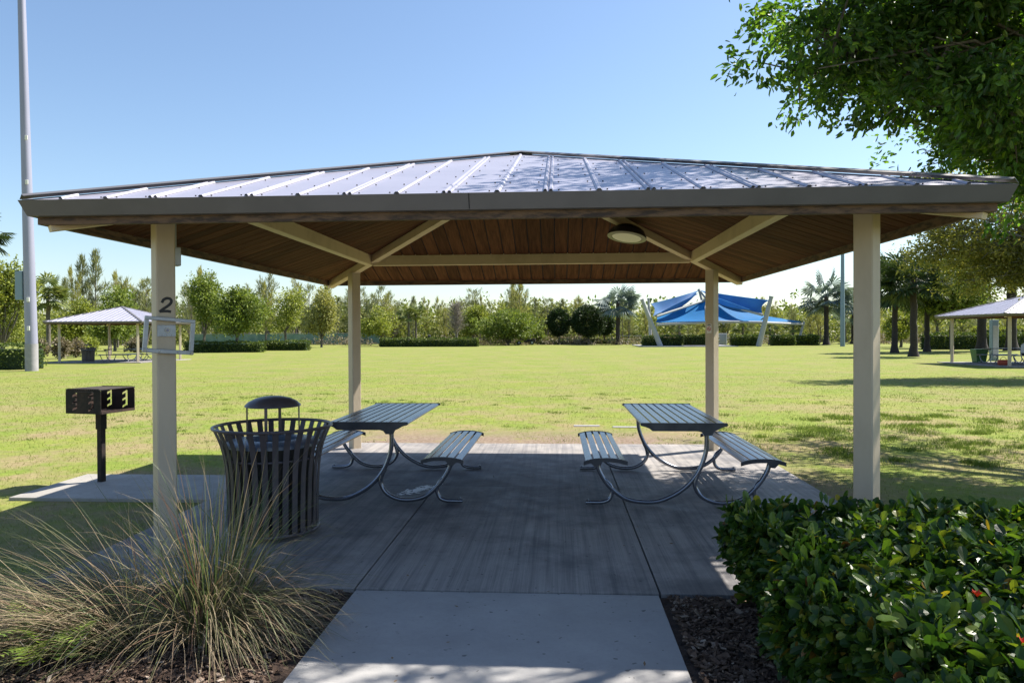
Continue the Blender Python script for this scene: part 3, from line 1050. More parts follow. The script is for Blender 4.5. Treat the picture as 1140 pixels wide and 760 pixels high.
def build_table(label, loc):
    t = thing('picnic_table', label, 'picnic table', loc, 0, 'slatted metal picnic tables')
    # table top: nine slats lengthwise, outer ones rounded down
    L0, L1 = -.90, .90
    hw = .365
    n = 9
    pitch = 2 * hw / n
    for i in range(n):
        x0, x1 = -hw + i * pitch + .0085, -hw + (i + 1) * pitch - .0085
        mb = MB()
        if i == 0:
            poly = [(x0 - .012, .722), (x0 - .016, .732), (x0 - .010, .742), (x0 + .004, .747), (x1, .747), (x1, .727), (x0, .727)]
        elif i == n - 1:
            poly = [(x1 + .012, .722), (x1, .727), (x0, .727), (x0, .747), (x1 - .004, .747), (x1 + .010, .742), (x1 + .016, .732)]
        else:
            poly = [(x0, .727), (x0, .745), (x0 + .003, .747), (x1 - .003, .747), (x1, .745), (x1, .727)]
        mb.prism(poly, 'y', L0, L1)
        mb.build('table_slat', 'blue_metal', t)
    # end plates under the top with the gusset for the big hoop
    for sg in (-1, 1):
        mb = MB()
        g = 1 if sg < 0 else -1      # gusset sits right at the near end, left at the far end
        poly = [(-.375, .722), (-.385, .735), (-.375, .750), (.375, .750), (.385, .735), (.375, .722), (.335, .712), (.295, .690), (.262, .675), (.245, .640), (.175, .640), (.155, .668), (.125, .677), (-.275, .677), (-.305, .700), (-.335, .712)]
        poly = [(x * g, z) for x, z in poly]
        mb.prism(poly, 'y', sg * .905 - .008, sg * .905 + .008)
        mb.build('end_plate', 'plate_metal', t)
    # seats
    for sx in (-1, 1):
        cxs = sx * .69
        for i in range(5):
            mb = MB()
            w_ = .375 / 5
            x0 = -.1875 + i * w_ + .009
            x1 = x0 + w_ - .018
            def zs(x):
                return .432 - .028 * (abs(x) / .19) ** 2.4
            xm = (x0 + x1) / 2
            poly = [(cxs + x0, zs(x0) - .014), (cxs + x0, zs(x0)), (cxs + xm, zs(xm)), (cxs + x1, zs(x1)), (cxs + x1, zs(x1) - .014), (cxs + xm, zs(xm) - .014)]
            mb.prism(poly, 'y', L0, L1)
            mb.build('seat_slat', 'blue_metal', t)
        for sg in (-1, 1):
            mb = MB()
            xs_ = [-.195 + .39 * i / 12 for i in range(13)]
            top = [(cxs + x, zs(x) + .004) for x in xs_]
            go = .075 * sx
            bot = []
            for x in reversed(xs_):
                z = zs(x) - .032
                if abs(x - go) < .035:
                    z -= .040
                bot.append((cxs + x, z))
            mb.prism(top + bot, 'y', sg * .905 - .008, sg * .905 + .008)
            mb.build('seat_end_plate', 'plate_metal', t)
    # hoops: one big arc from the top's gusset to the far seat, one small arc from it to the near seat, at each end
    for sg in (-1, 1):
        g = 1 if sg < 0 else -1
        Y = sg * .83
        def X(x):
            return x * g
        big = smooth_path([(X(.205), Y, .70), (X(.213), Y, .60), (X(.200), Y, .46), (X(.130), Y, .29), (X(.0), Y, .145), (X(-.19), Y, .045), (X(-.36), Y, .030), (X(-.52), Y, .065), (X(-.66), Y, .175), (X(-.74), Y, .30), (X(-.765), Y, .385)], 6)
        mb = MB()
        mb.tube(big, .0205, 12)
        mb.build('hoop', 'frame_metal', t, True)
        small = smooth_path([(X(.150), Y, .315), (X(.115), Y, .235), (X(.112), Y, .165), (X(.165), Y, .085), (X(.27), Y, .035), (X(.40), Y, .030), (X(.535), Y, .070), (X(.655), Y, .180), (X(.735), Y, .30), (X(.765), Y, .385)], 6)
        mb = MB()
        mb.tube(small, .0205, 12)
        mb.tube([(X(.150), Y - .024, .30), (X(.150), Y + .024, .30)], .012, 8)
        mb.build('small_hoop', 'frame_metal', t, True)
        for q in (-1, 1):
            ft = smooth_path([(X(q * .700), Y, .235), (X(q * .655), Y, .195), (X(q * .628), Y, .130), (X(q * .650), Y, .055), (X(q * .705), Y, .027), (X(q * .77), Y, .0215), (X(q * .865), Y, .0215)], 5)
            mb = MB()
            mb.tube(ft, .0185, 10)
            mb.tube([(X(q * .845), Y, .03), (X(q * .845), Y, .052)], .011, 6)
            mb.build('foot', 'frame_metal', t, True)
    return t


tbl_r = build_table('slatted metal picnic table on the right half of the slab, half lit by sun', (1.475, .065, 0))
tbl_l = copy_tree(tbl_r)
tbl_l.location = (-1.375, .065, 0)
tag(tbl_l, 'slatted metal picnic table in full shade beside the litter bin')


# ------------------------------------------------------------------ LITTER BIN
def build_bin(label, loc):
    b = thing('litter_bin', label, 'litter bin', loc, 0, 'flared slatted steel litter bins')
    prof = [(.335, .05), (.338, .25), (.345, .45), (.358, .58), (.385, .70), (.425, .80), (.440, .832)]
    sp = smooth_path([(r_, 0, z) for r_, z in prof], 3)
    mb = MB()
    N = 30
    for k in range(N):
        a = 2 * PI * (k + .5) / N
        ca, sa = math.cos(a), math.sin(a)
        V, F = [], []
        for i, q in enumerate(sp):
            hwid = .0215
            for (dr, dt) in ((-.003, -hwid), (.003, -hwid), (.003, hwid), (-.003, hwid)):
                rr = q.x + dr
                V.append((rr * ca - dt * sa, rr * sa + dt * ca, q.z))
        for i in range(len(sp) - 1):
            for j in range(4):
                F.append((i * 4 + j, i * 4 + (j + 1) % 4, i * 4 + 4 + (j + 1) % 4, i * 4 + 4 + j))
        mb.add(V, F)
    mb.build('slats', 'bin_metal', b)
    for nm, r_, z, tr in (('rim', .442, .834, .0125), ('base_ring', .34, .045, .011), ('inner_hoop', .350, .60, .008)):
        mb = MB()
        ring = [(r_ * math.cos(2 * PI * i / 48), r_ * math.sin(2 * PI * i / 48), z) for i in range(49)]
        mb.tube(ring, tr, 8, cap=False)
        mb.build(nm, 'bin_metal', b, True)
    mb = MB()
    mb.lathe([(0, .06), (.29, .06), (.30, .08), (.312, .69), (.300, .70)], 32)
    mb.build('liner', 'liner', b, True)
    mb = MB()
    mb.lathe([(.355, .690), (.352, .712), (.33, .728), (.20, .738), (.190, .730), (.19, .69)], 40)
    mb.build('funnel_lid', 'lid_plastic', b, True)
    mb = MB()
    mb.lathe([(0, 1.068), (.07, 1.064), (.13, 1.050), (.18, 1.026), (.208, 1.000), (.212, .990), (.205, .986), (.14, 1.015), (0, 1.050)], 36)
    mb.build('rain_bonnet', 'bin_metal', b, True)
    for k in range(4):
        a = PI / 4 * 2 * k + .12
        ca, sa = math.cos(a), math.sin(a)
        mb = MB()
        mb.X = Matrix.Rotation(a, 4, 'Z')
        mb.box(.196, .203, -.011, .011, .735, .995)
        mb.build('bonnet_bracket', 'bin_metal', b)
    for k in range(3):
        a = 2 * PI * k / 3
        mb = MB()
        mb.tube([(.30 * math.cos(a), .30 * math.sin(a), 0), (.30 * math.cos(a), .30 * math.sin(a), .05)], .018, 8)
        mb.build('foot', 'bin_metal', b)
    return b


bin0 = build_bin('dark flared litter bin of vertical slats with domed lid behind the grass', (-1.86, -1.80, 0))

# ------------------------------------------------------------------ GRILL
gr = thing('park_grill', 'black charcoal grill box on a post on its small concrete pad', 'grill', (-4.495, .10, 0), R(78))
mb = MB()
mb.box(-.031, .031, -.031, .031, -.02, .60, 0, .005)
mb.box(-.039, .039, -.039, .039, .55, .735, 0, .004)
mb.build('post', 'grill', gr)
# local axes after 45 deg: -x local faces left-front, -y local faces right-front (open side)
S_ = .225


def slotted(mb, x, th, y0, y1, z0, z1, slots, mi=0):
    """side panel at x with zig-zag slots cut through: built from a coarse grid leaving cells out"""
    ny, nz = 64, 34
    dy, dz = (y1 - y0) / ny, (z1 - z0) / nz
    hole = np.zeros((ny, nz), bool)
    for sy in slots:
        for st in range(3):
            zc_ = .80 - st * .27
            for i in range(ny):
                for j in range(nz):
                    yy, zz = (i + .5) / ny, (j + .5) / nz
                    u, v = sy - yy, zz - (zc_ - .05)
                    if -.075 < u < .06 and abs(v - u * .9) < .045:
                        hole[i, j] = True
                    if abs(u - .045) < .028 and .20 < zz < .83:
                        hole[i, j] = True
    # rounded upper corners
    for i in range(ny):
        for j in range(nz):
            yy, zz = (i + .5) * dy, (j + .5) * dz
            for cyy in (0, 1):
                ex = (.035 - yy) if cyy == 0 else (yy - (y1 - y0 - .035))
                ez = zz - (z1 - z0 - .035)
                if ex > 0 and ez > 0 and ex * ex + ez * ez > .035 ** 2:
                    hole[i, j] = True
    for j in range(nz):
        i = 0
        while i < ny:
            if hole[i, j]:
                i += 1
                continue
            k = i
            while k < ny and not hole[k, j]:
                k += 1
            mb.box(x - th / 2, x + th / 2, y0 + i * dy, y0 + k * dy, z0 + j * dz, z0 + (j + 1) * dz, mi)
            i = k


for nm, x, mt in (('side_panel', -S_, 'grill'), ('side_panel', S_, 'grill_in')):
    mb = MB()
    slotted(mb, x, .006, -S_, S_, .735, .995, (.28, .74))
    mb.build(nm, mt, gr)
mb = MB()
mb.box(-S_ + .004, S_ - .004, S_ - .006, S_, .735, .93)
mb.build('back_panel', 'grill_in', gr)
mb = MB()
mb.box(-S_ + .004, S_ - .004, -S_, S_ - .008, .735, .742)
mb.box(-S_ + .004, S_ - .004, -S_ - .004, -S_ + .002, .735, .762)
mb.build('fire_pan', 'grill_in', gr)
mb = MB()
for i in range(15):
    yy = -.20 + i * .028
    mb.tube([(-.238, yy, .985), (.238, yy, .985)], .0045, 6)
mb.tube([(-.238, -.215, .985), (.238, -.215, .985)], .007, 6)
mb.tube([(-.238, .21, .985), (.238, .21, .985)], .007, 6)
mb.build('cooking_grate', 'grill', gr)
mb = MB()
mb.tube([(-.256, -.16, .955), (-.275, -.16, .965), (-.275, .06, .965), (-.256, .06, .955)], .005, 6)
mb.build('handle', 'grill', gr)


# ------------------------------------------------------------------ ORNAMENTAL GRASSES
def grass_clump(name, label, loc, n, rng, mt, base_r, Lm, spread, lean, wid=.006, droop=1.0, upz=1.0, reach=None):
    """arching strap blades"""
    K = 7
    a = rng.uniform(0, 2 * PI, n)
    r0 = base_r * np.sqrt(rng.uniform(0, 1, n))
    P = np.stack([np.cos(a) * r0, np.sin(a) * r0, np.full(n, -.02)], 1)
    a2 = a + rng.normal(0, .5, n)
    out = np.abs(rng.normal(0, spread, n)) + .05
    D = np.stack([np.cos(a2) * out + lean[0] * rng.uniform(.5, 1.3, n), np.sin(a2) * out + lean[1] * rng.uniform(.5, 1.3, n), np.full(n, upz)], 1)
    D = norm(D)
    L = Lm * rng.uniform(.55, 1.2, n)
    step = (L / K)[:, None]
    side = norm(np.cross(D, np.array([[0, 0, 1.0]]) + rng.normal(0, .2, (n, 3))))
    g = droop * rng.uniform(.2, 1.3, n)[:, None]
    pos = P.copy()
    cols = []
    for i in range(K + 1):
        f = i / K
        wv = wid * (1 - f ** 2.2 * .93) * rng.uniform(.9, 1.1, (n, 1))
        cols.append((pos - side * wv * .5, pos + side * wv * .5))
        D = D.copy()
        D[:, 2:3] -= g * (.07 + .20 * f)
        D += rng.normal(0, .05, (n, 3))
        D = norm(D)
        pos = pos + D * step
        pos[:, 2] = np.maximum(pos[:, 2], .012 + rng.uniform(0, .05, n))
    V = np.stack([c for pr in cols for c in pr], 1).reshape(-1, 3)
    q = np.array([[2 * i, 2 * i + 1, 2 * i + 3, 2 * i + 2] for i in range(K)])
    F = (np.arange(n)[:, None, None] * (2 * K + 2) + q[None]).reshape(-1, 4)
    return V, F


rng = np.random.default_rng(21)
ga = thing('ornamental_grass', 'upright arching clump of long green blades in front of the litter bin', 'grass plant', (-1.42, -3.70, 0))
V, F = merge([grass_clump('', '', 0, 170, rng, '', .13, .86, .42, (.04, .0), .0055, 1.6),
              grass_clump('', '', 0, 90, rng, '', .10, .92, .25, (.05, 0), .0055, .9)])
link('green_blades', npmesh('green_blades', V, F, 'grass_green'), ga)
V, F = merge([grass_clump('', '', 0, 330, rng, '', .15, .85, .75, (.25, -.1), .0042, 2.2),
              grass_clump('', '', 0, 700, rng, '', .15, .80, .40, (.55, -.05), .0034, 2.9)])
link('dry_blades', npmesh('dry_blades', V, F, 'grass_tan'), ga)
gb = thing('ornamental_grass', 'straw coloured clump combed over to the left, lying low on the bark bed', 'grass plant', (-1.86, -3.78, 0))
V, F = merge([grass_clump('', '', 0, 2500, rng, '', .24, .95, .34, (-.95, -.05), .0034, 1.9, upz=.72),
              grass_clump('', '', 0, 150, rng, '', .2, 1.0, .35, (-.8, .1), .0036, 1.5, upz=.75)])
link('dry_blades', npmesh('dry_blades', V, F, 'grass_tan'), gb)
V, F = grass_clump('', '', 0, 260, rng, '', .18, .85, .3, (-.9, .1), .0036, 1.8, upz=.7)
link('green_blades', npmesh('green_blades', V, F, 'grass_green'), gb)

ga.scale = (.95, .95, 1.04)
gb.scale = (1.0, .95, .80)
# fern by the left edge
fn = thing('fern', 'small bright green fern growing through the straw grass at left', 'fern', (-2.10, -4.16, 0))
rngp = random.Random(3)
parts_ = []
for k in range(11):
    a = rngp.uniform(0, 2 * PI)
    ln = rngp.uniform(.22, .40)
    p0 = Vector((rngp.uniform(-.22, .22), rngp.uniform(-.08, .08), 0))
    p1 = p0 + Vector((math.cos(a) * ln * .35, math.sin(a) * ln * .35, ln * .75))
    p2 = p0 + Vector((math.cos(a) * ln * .8, math.sin(a) * ln * .8, ln * .62))
    path = bez(p0, p0.lerp(p1, .6), p1, p2, 16)
    for i in range(3, 17):
        q = path[i]
        t = (path[i] - path[i - 1]).normalized()
        sd = t.cross(Vector((0, 0, 1))).normalized()
        wl = .075 * math.sin(PI * min(1, (i - 1) / 16.5)) ** .6 * (1 - .4 * i / 17)
        for s_ in (-1, 1):
            e = q + sd * wl * s_ + t * wl * .35
            parts_.append((q - t * .005, q + t * .006, e))
V = np.array([tuple(v) for tri in parts_ for v in tri])
link('fronds', npmesh('fronds', V, np.arange(len(V)).reshape(-1, 3), 'fern'), fn)
mb = MB()
for k in range(4):
    x = rngp.uniform(-.2, .25)
    mb.tube([(x, .02, -.02), (x + .02, 0, .07), (x + rngp.uniform(-.08, .08), rngp.uniform(-.1, .1), .12 + rngp.uniform(0, .06))], .0016, 4)
mb.build('stalks', 'pale_bark', fn)

# ------------------------------------------------------------------ NEAR HEDGE
rng = np.random.default_rng(31)
hx0, hx1, hy0, hy1 = 1.42, 7.2, -6.3, -3.10


def htop(X, Y):
    return .545 + .036 * np.sin(X * 3.3 + Y * 2) + .035 * np.sin(Y * 5.1 + 1.3 * X) + .018 * np.sin(X * 13 + 1) * np.sin(Y * 11)


hd = thing('hedge', 'low glossy broad leaved hedge right of the path in the foreground', 'hedge', (0, 0, 0))
# top rosettes
nt_ = 6600
X = rng.uniform(hx0 - .02, hx1, nt_)
X = hx0 - .02 + (hx1 - hx0) * rng.uniform(0, 1, nt_) ** 1.25
Y = rng.uniform(hy0, hy1 + .02, nt_)
Z = htop(X, Y) - np.abs(rng.normal(0, .05, nt_)) + .018 * np.sin(X * 31) * np.sin(Y * 27)
ed = np.minimum(np.clip((X - hx0) / .14, 0, 1), np.clip((hy1 - Y) / .14, 0, 1))
Z -= (1 - ed) ** 2 * .10
Z = Z + (rng.uniform(0, 1, nt_) < .07) * rng.uniform(.02, .11, nt_)
Pt = np.stack([X, Y, Z], 1)
Nt = np.stack([rng.normal(0, .25, nt_) - (1 - np.clip((X - hx0) / .14, 0, 1)) * .8, rng.normal(0, .25, nt_), np.ones(nt_)], 1)
# left side wall and back wall
ns_ = 2600
Ys = rng.uniform(hy0, hy1, ns_)
Zs = rng.uniform(.02, .56, ns_)
Ps = np.stack([hx0 + .07 * np.sin(Ys * 5.3 + Zs * 6) + .03 * np.sin(Ys * 17) - .06 * np.sin(Zs * 5.5) + np.abs(rng.normal(0, .04, ns_)) + (.56 - Zs) * .10, Ys, Zs], 1)
Ns = np.stack([-np.ones(ns_), rng.normal(0, .4, ns_), rng.normal(.5, .3, ns_)], 1)
Xb = rng.uniform(hx0, hx1, ns_)
Pb = np.stack([Xb, hy1 + .03 * np.sin(Xb * 8) - np.abs(rng.normal(0, .03, ns_)), Zs], 1)
Nb = np.stack([rng.normal(0, .4, ns_), np.ones(ns_), rng.normal(.5, .3, ns_)], 1)
# rows of shadowed leaves deeper down
nd_ = 2600
Pd = np.stack([rng.uniform(hx0 + .05, hx1, nd_), rng.uniform(hy0, hy1 - .05, nd_), rng.uniform(.36, .50, nd_)], 1)
Nd = np.stack([rng.normal(0, .3, nd_), rng.normal(0, .3, nd_), np.ones(nd_)], 1)
P0 = np.concatenate([Pt, Ps, Pb, Pd])
N0 = norm(np.concatenate([Nt, Ns, Nb, Nd]))
per = 6
P = np.repeat(P0, per, 0)
N = np.repeat(N0, per, 0)
T = norm(np.cross(N, rng.normal(0, 1, N.shape)))
P = P + T * rng.uniform(.0, .012, (len(P), 1)) + rng.normal(0, .012, P.shape)
el = rng.uniform(.05, 1.4, (len(P), 1))
D = norm(T + N * el)


def obovate(P, D, Nn, L, W, rng):
    """broad rounded leaf with a fold, eight outline points in two strips"""
    n = len(P)
    S = norm(np.cross(D, Nn + rng.normal(0, .25, Nn.shape)))
    U = np.cross(S, D)
    l_ = L * rng.uniform(.45, 1.3, (n, 1))
    w_ = W * rng.uniform(.75, 1.2, (n, 1)) * .5
    cup = rng.uniform(.1, .5, (n, 1)) * w_
    curl = rng.uniform(-.18, .10, (n, 1)) * l_
    pts = [(0, 0, 0), (.35, .75, 1), (.68, 1.0, 1), (.92, .55, .7), (1.0, 0, 0), (.92, -.55, .7), (.68, -1.0, 1), (.35, -.75, 1)]
    cols = [P + D * l_ * a + S * w_ * b_ + U * (cup * c) + U * curl * a * a for a, b_, c in pts]
    mid = P + D * l_ * .62 + U * curl * .38
    V = np.stack(cols + [mid], 1).reshape(-1, 3)
    i = np.arange(n)[:, None] * 9
    F = np.concatenate([i + np.array([[0, 1, 2, 8]]), i + np.array([[8, 2, 3, 4]]), i + np.array([[8, 4, 5, 6]]), i + np.array([[0, 8, 6, 7]])], 0)
    return V, F


V, F = obovate(P, D, N, .066, .038, rng)
link('leaves', npmesh('leaves', V, F, 'hedge_leaf'), hd)
mb = MB()
rr = random.Random(8)
for i in range(420):
    x, y = rr.uniform(hx0 + .08, hx1 - .1), rr.uniform(hy0 + .1, hy1 - .08)
    p1 = (x + rr.uniform(-.12, .12), y + rr.uniform(-.12, .12), rr.uniform(.40, .54))
    mb.tube([(x, y, -.03), ((x + p1[0]) / 2 + .02, (y + p1[1]) / 2, .26), p1], [.009, .006, .003], 4, cap=False)
mb.build('stems', 'twig', hd)
for i, (px, py, y_) in enumerate(((1.62, 0, -3.75),)):
    pass
for (fx_, fy_) in ((1.98, -4.42), (2.25, -5.05), (1.72, -5.12)):
    mb = MB()
    z_ = float(htop(np.array(fx_), np.array(fy_))) + .01
    for k in range(9):
        a = 2 * PI * k / 9
        c_, s_ = math.cos(a), math.sin(a)
        mb.add([(fx_, fy_, z_), (fx_ + c_ * .012 - s_ * .006, fy_ + s_ * .012 + c_ * .006, z_ + .016), (fx_ + c_ * .020, fy_ + s_ * .020, z_ + .020 + .006 * (k % 2)),
                (fx_ + c_ * .012 + s_ * .006, fy_ + s_ * .012 - c_ * .006, z_ + .014)], [(0, 1, 2, 3)])
    mb.build('flower', 'flower', hd)

# litter of small leaves on the slab and path
rng = np.random.default_rng(77)
n = 85
P = np.stack([rng.uniform(-.8, 1.5, n), rng.uniform(-4.9, 2.6, n), np.full(n, .004)], 1)
D = norm(np.stack([rng.normal(0, 1, n), rng.normal(0, 1, n), rng.uniform(0, .15, n)], 1))
V, F = leaves(P, D, rng, .028, .013, jit=.05, up=6)
V[:, 2] = np.maximum(V[:, 2], .003)
tag(link('fallen_leaves', npmesh('fallen_leaves', V, F, 'dead_leaf')), 'small dry brown leaves strewn on the concrete slab and path', 'leaves', kind='stuff')

# two pale utility cover strips in the lawn
for i, (x, y, l_, rz_, lb) in enumerate(((.86, 5.15, .44, .02, 'pale narrow concrete strip flush in the lawn, the left of two'), (1.50, 5.00, .42, -.03, 'pale narrow concrete strip flush in the lawn, the right of two'))):
    mb = MB()
    mb.box(-l_ / 2, l_ / 2, -.06, .06, -.06, -.027, 0, .004)
    o = mb.build('edging_strip', 'pole_base', None, loc=(x, y, 0), rz=rz_)
    tag(o, lb, 'concrete strip', 'pale strips in the lawn')

# ------------------------------------------------------------------ NEAR TREE over the right
tloc = (8.9, 1.6, 0)
CL = [(4.0, 1.2, 5.0, 1.25, 1.3, .85), (5.3, 1.0, 4.5, 1.4, 1.4, .85), (6.6, 1.6, 4.5, 1.5, 1.3, 1.1), (3.7, .2, 5.9, 1.2, 1.5, .8), 
      
      (4.9, .5, 3.95, .8, .8, .45), (6.2, 1.6, 3.7, .9, .8, .4), (3.35, .9, 4.6, .55, .6, .42), (8.2, 1.0, 4.4, 1.4, 1.3, .8), (5.4, 1.2, 5.3, 1.6, 1.2, .9), (4.4, .8, 4.4, .9, .9, .6), (5.8, 1.1, 3.5, 1.2, .8, .5), (7.2, 1.3, 3.5, 1.3, .8, .6)]
SPARSE = [(4.3, -1.9, 6.3, 1.3, .6, .5), (8.4, .2, 6.4, 2.6, 2.6, 1.5), (6.6, 2.3, 6.2, 1.9, 1.6, 1.1), (10.6, 2.2, 6.2, 2.4, 2.6, 1.6), (5.2, -1.3, 5.9, 1.8, 1.7, .9), (4.3, -2.9, 6.3, 1.4, 1.3, .7), (7.0, -2.6, 5.8, 1.8, 1.7, 1.1), (8.6, 5.2, 5.3, 2.2, 2.0, 1.4), (7.6, 3.6, 3.9, 1.2, 1.2, .6), (7.2, 4.4, 4.6, 1.3, 1.2, 1.0)]
rng = np.random.default_rng(41)
nt1 = thing('broadleaf_tree', 'large dark leafy tree whose overhanging crown fills the upper right corner', 'tree', tloc)
cl = [(c[0] - tloc[0], c[1] - tloc[1], *c[2:]) for c in CL]
cs = [(c[0] - tloc[0], c[1] - tloc[1], *c[2:]) for c in SPARSE]
mb = MB()
limbs(mb, (0, 0, -.05), (-.3, 0, 3.6), cl + cs, .26, rng, twigs=12, seg=10)
SP, SD = clump_points(cl, 200, rng, .0, .35)
subs = [(*SP[i], *(rng.uniform(.30, .56) * np.array([1.1, 1.1, .62]))) for i in range(len(SP))]
V, F = crown(subs, 2500, 20, rng, .100, .048, .085, shell=.0, rough=.3, two=True, droop=.3, up=.8)
for q in SP:
    c0 = min(cl, key=lambda c: sum((c[i] - q[i]) ** 2 for i in range(3)))
    a_, b_ = Vector(c0[:3]) + Vector(rng.normal(0, .15, 3)), Vector(q)
    mb.tube([a_, a_.lerp(b_, .5) + Vector(rng.normal(0, .06, 3)), b_ + (b_ - a_).normalized() * .2], [.022, .014, .005], 4, cap=False)
mb.build('trunk', 'bark', nt1, True)
V, F = merge([(V, F), crown(cs, 800, 26, rng, .092, .046, .15, shell=.1, rough=.4, two=True, droop=.25, up=.8)])
link('crown', npmesh('crown', V, F, 'tree_leaf'), nt1)

# second tree further back on the right: olive, with long bare grey limbs
t2 = (20.5, 19.0, 0)
CL2 = [(14.2, 18.6, 5.6, 1.7, 1.6, .8), (15.8, 18.8, 4.4, 1.9, 1.7, .9), (16.6, 19.2, 6.4, 2.0, 2.0, 1.0), (18.6, 18.6, 5.2, 2.2, 2.0, 1.2), (19.0, 20, 7.0, 2.4, 2.2, 1.2),
       (17.2, 18.0, 3.3, 1.6, 1.4, .7), (19.6, 17.6, 3.3, 1.7, 1.4, .8), (22.5, 19.5, 6.5, 3.0, 2.8, 1.8), (15.6, 18.0, 3.2, .8, .8, .4), (13.5, 18.7, 4.9, .9, .9, .5), (13.5, 18.6, 5.3, 1.2, 1.2, .7), (14.9, 18.4, 4.4, 1.6, 1.3, .8), (13.7, 18.9, 6.3, 1.2, 1.2, .8), (15.8, 19, 7.2, 1.6, 1.6, .8), (16.8, 18.2, 4.3, 1.7, 1.4, .8), (18.3, 17.8, 2.9, 1.4, 1.2, .6), (13.0, 18.6, 4.1, .8, .8, .4), (17.5, 17.4, 3.5, 1.6, 1.3, .7), (15.4, 17.9, 3.7, 1.3, 1.0, .6), (19.6, 17.0, 3.0, 1.8, 1.3, .7), (17.8, 18.5, 5.0, 1.8, 1.5, .9), (14.6, 18.6, 3.3, .8, .8, .5), (18.2, 18.0, 6.2, 1.8, 1.5, 1.0), (17.6, 17.4, 4.5, 1.5, 1.2, .8), (17.9, 19.0, 7.6, 1.6, 1.5, .9)]
rng = np.random.default_rng(43)
nt2 = thing('broadleaf_tree', 'olive yellow tree with long grey limbs hanging over the right hand shelter', 'tree', t2)
cl = [(c[0] - t2[0], c[1] - t2[1], *c[2:]) for c in CL2]
mb = MB()
limbs(mb, (0, 0, -.05), (-.5, 0, 4.0), cl, .24, rng, twigs=14, seg=8)
mb.build('trunk', 'grey_limb', nt2, True)
SP, SD = clump_points(cl, 420, rng, .0, .35)
subs = [(*SP[i], *(rng.uniform(.35, .7) * np.array([1.1, 1.1, .6]))) for i in range(len(SP))]
V, F = crown(subs, 6600, 13, rng, .12, .06, .12, shell=.0, rough=.3, up=.8)
link('crown', npmesh('crown', V, F, 'olive_leaf'), nt2)


# ------------------------------------------------------------------ LIGHT POLES
def pole(label, loc, h, r0, r1, m_, base=True, tiltx=0.0, box=None):
    p = thing('light_pole', label, 'light pole', loc)
    mb = MB()
    n = 10
    mb.tube([(tiltx * i / n, 0, (1.2 if base else -.05) + (h - 1.2) * i / n) for i in range(n + 1)], [r0 + (r1 - r0) * i / n for i in range(n + 1)], 20)
    mb.build('shaft', m_, p, True)
    if base:
        mb = MB()
        mb.tube([(0, 0, -.05), (0, 0, 1.2)], r0 * 1.04, 20)
        mb.build('base_sleeve', 'pole_base', p, True)
        for zz in (1.9, 3.2, 8.5, 10.5):
            mb = MB()
            mb.X = Matrix.Translation((0, 0, zz)) @ Matrix.Rotation(R(-80), 4, 'Z')
            mb.box(r0 * .9, r0 + .015, -.06, .06, -.1, .1, 0, .01)
            mb.build('hand_hole_cover', 'white', p)
    if box:
        mb = MB()
        mb.box(*box, 0, .02)
        mb.build('control_box', 'pole_blue', p)
    mb = MB()
    mb.box(-.9 + tiltx, .9 + tiltx, -.06, .06, h - .3, h - .15)
    mb.build('crossarm', m_, p)
    for k in range(3):
        x = -.75 + k * .75 + tiltx
        mb = MB()
        mb.X = Matrix.Translation((x, -.15, h - .05)) @ Matrix.Rotation(R(40), 4, 'X')
        mb.lathe([(0, .14), (.10, .12), (.21, -.02), (.23, -.14), (0, -.15)], 16)
        mb.build('floodlight', 'alu', p, True)
    return p


Yp = 24.3
pole('tall lavender grey light pole at the left edge with a control box', (at(35, Yp), Yp, 0), 20, .255, .14, 'pole', True, -.35, (-.62, -.27, -.2, .2, zat(28, 334, Yp), zat(28, 302, Yp)))
Yq = 80
pole('slender slate blue light pole between the palm and the right front post', (at(938, Yq), Yq, 0), 17, .27, .16, 'pole_blue', False)

# ------------------------------------------------------------------ FAR SHELTERS
XL, YL = at(109.5, 33.8), 33.8 + 2.4
pl = copy_tree(pav, None, ('number', 'conduit', 'junction_box'))
pl.location = (XL, YL, 0)
tag(pl, 'distant picnic shelter with pale ribbed hip roof on the left lawn')
s2_ = slab.copy(); COL.objects.link(s2_); s2_.location = (XL, YL, 0)
XR, YR = 23.25, 29.3
prr = copy_tree(pav, None, ('number', 'conduit', 'junction_box'))
prr.location = (XR, YR, 0)
tag(prr, 'distant picnic shelter under the olive tree at the right edge')
s3_ = slab.copy(); COL.objects.link(s3_); s3_.location = (XR, YR, 0)
for o in (pav, pl, prr):
    o['group'] = 'hip roofed picnic shelters'
for (x, y, lb, rz_) in ((XL + .9, YL + .6, 'distant picnic table under the left hand shelter, the nearer to its centre', 0), (XR - .6, YR + .9, 'distant picnic table at the back of the right hand shelter', PI / 2), (XR - .1, YR - 1.0, 'distant picnic table at the front of the right hand shelter where the seated person is', PI / 2),
                    (XL + .6, YL - 1.1, 'distant picnic table at the front of the left hand shelter', PI / 2)):
    c = copy_tree(tbl_r)
    c.location = (x, y, 0)
    c.rotation_euler.z = rz_
    tag(c, lb)
c = copy_tree(bin0)
c.location = (XL - 1.1, YL - 1.7, 0)
tag(c, 'distant dark litter bin inside the left hand shelter')
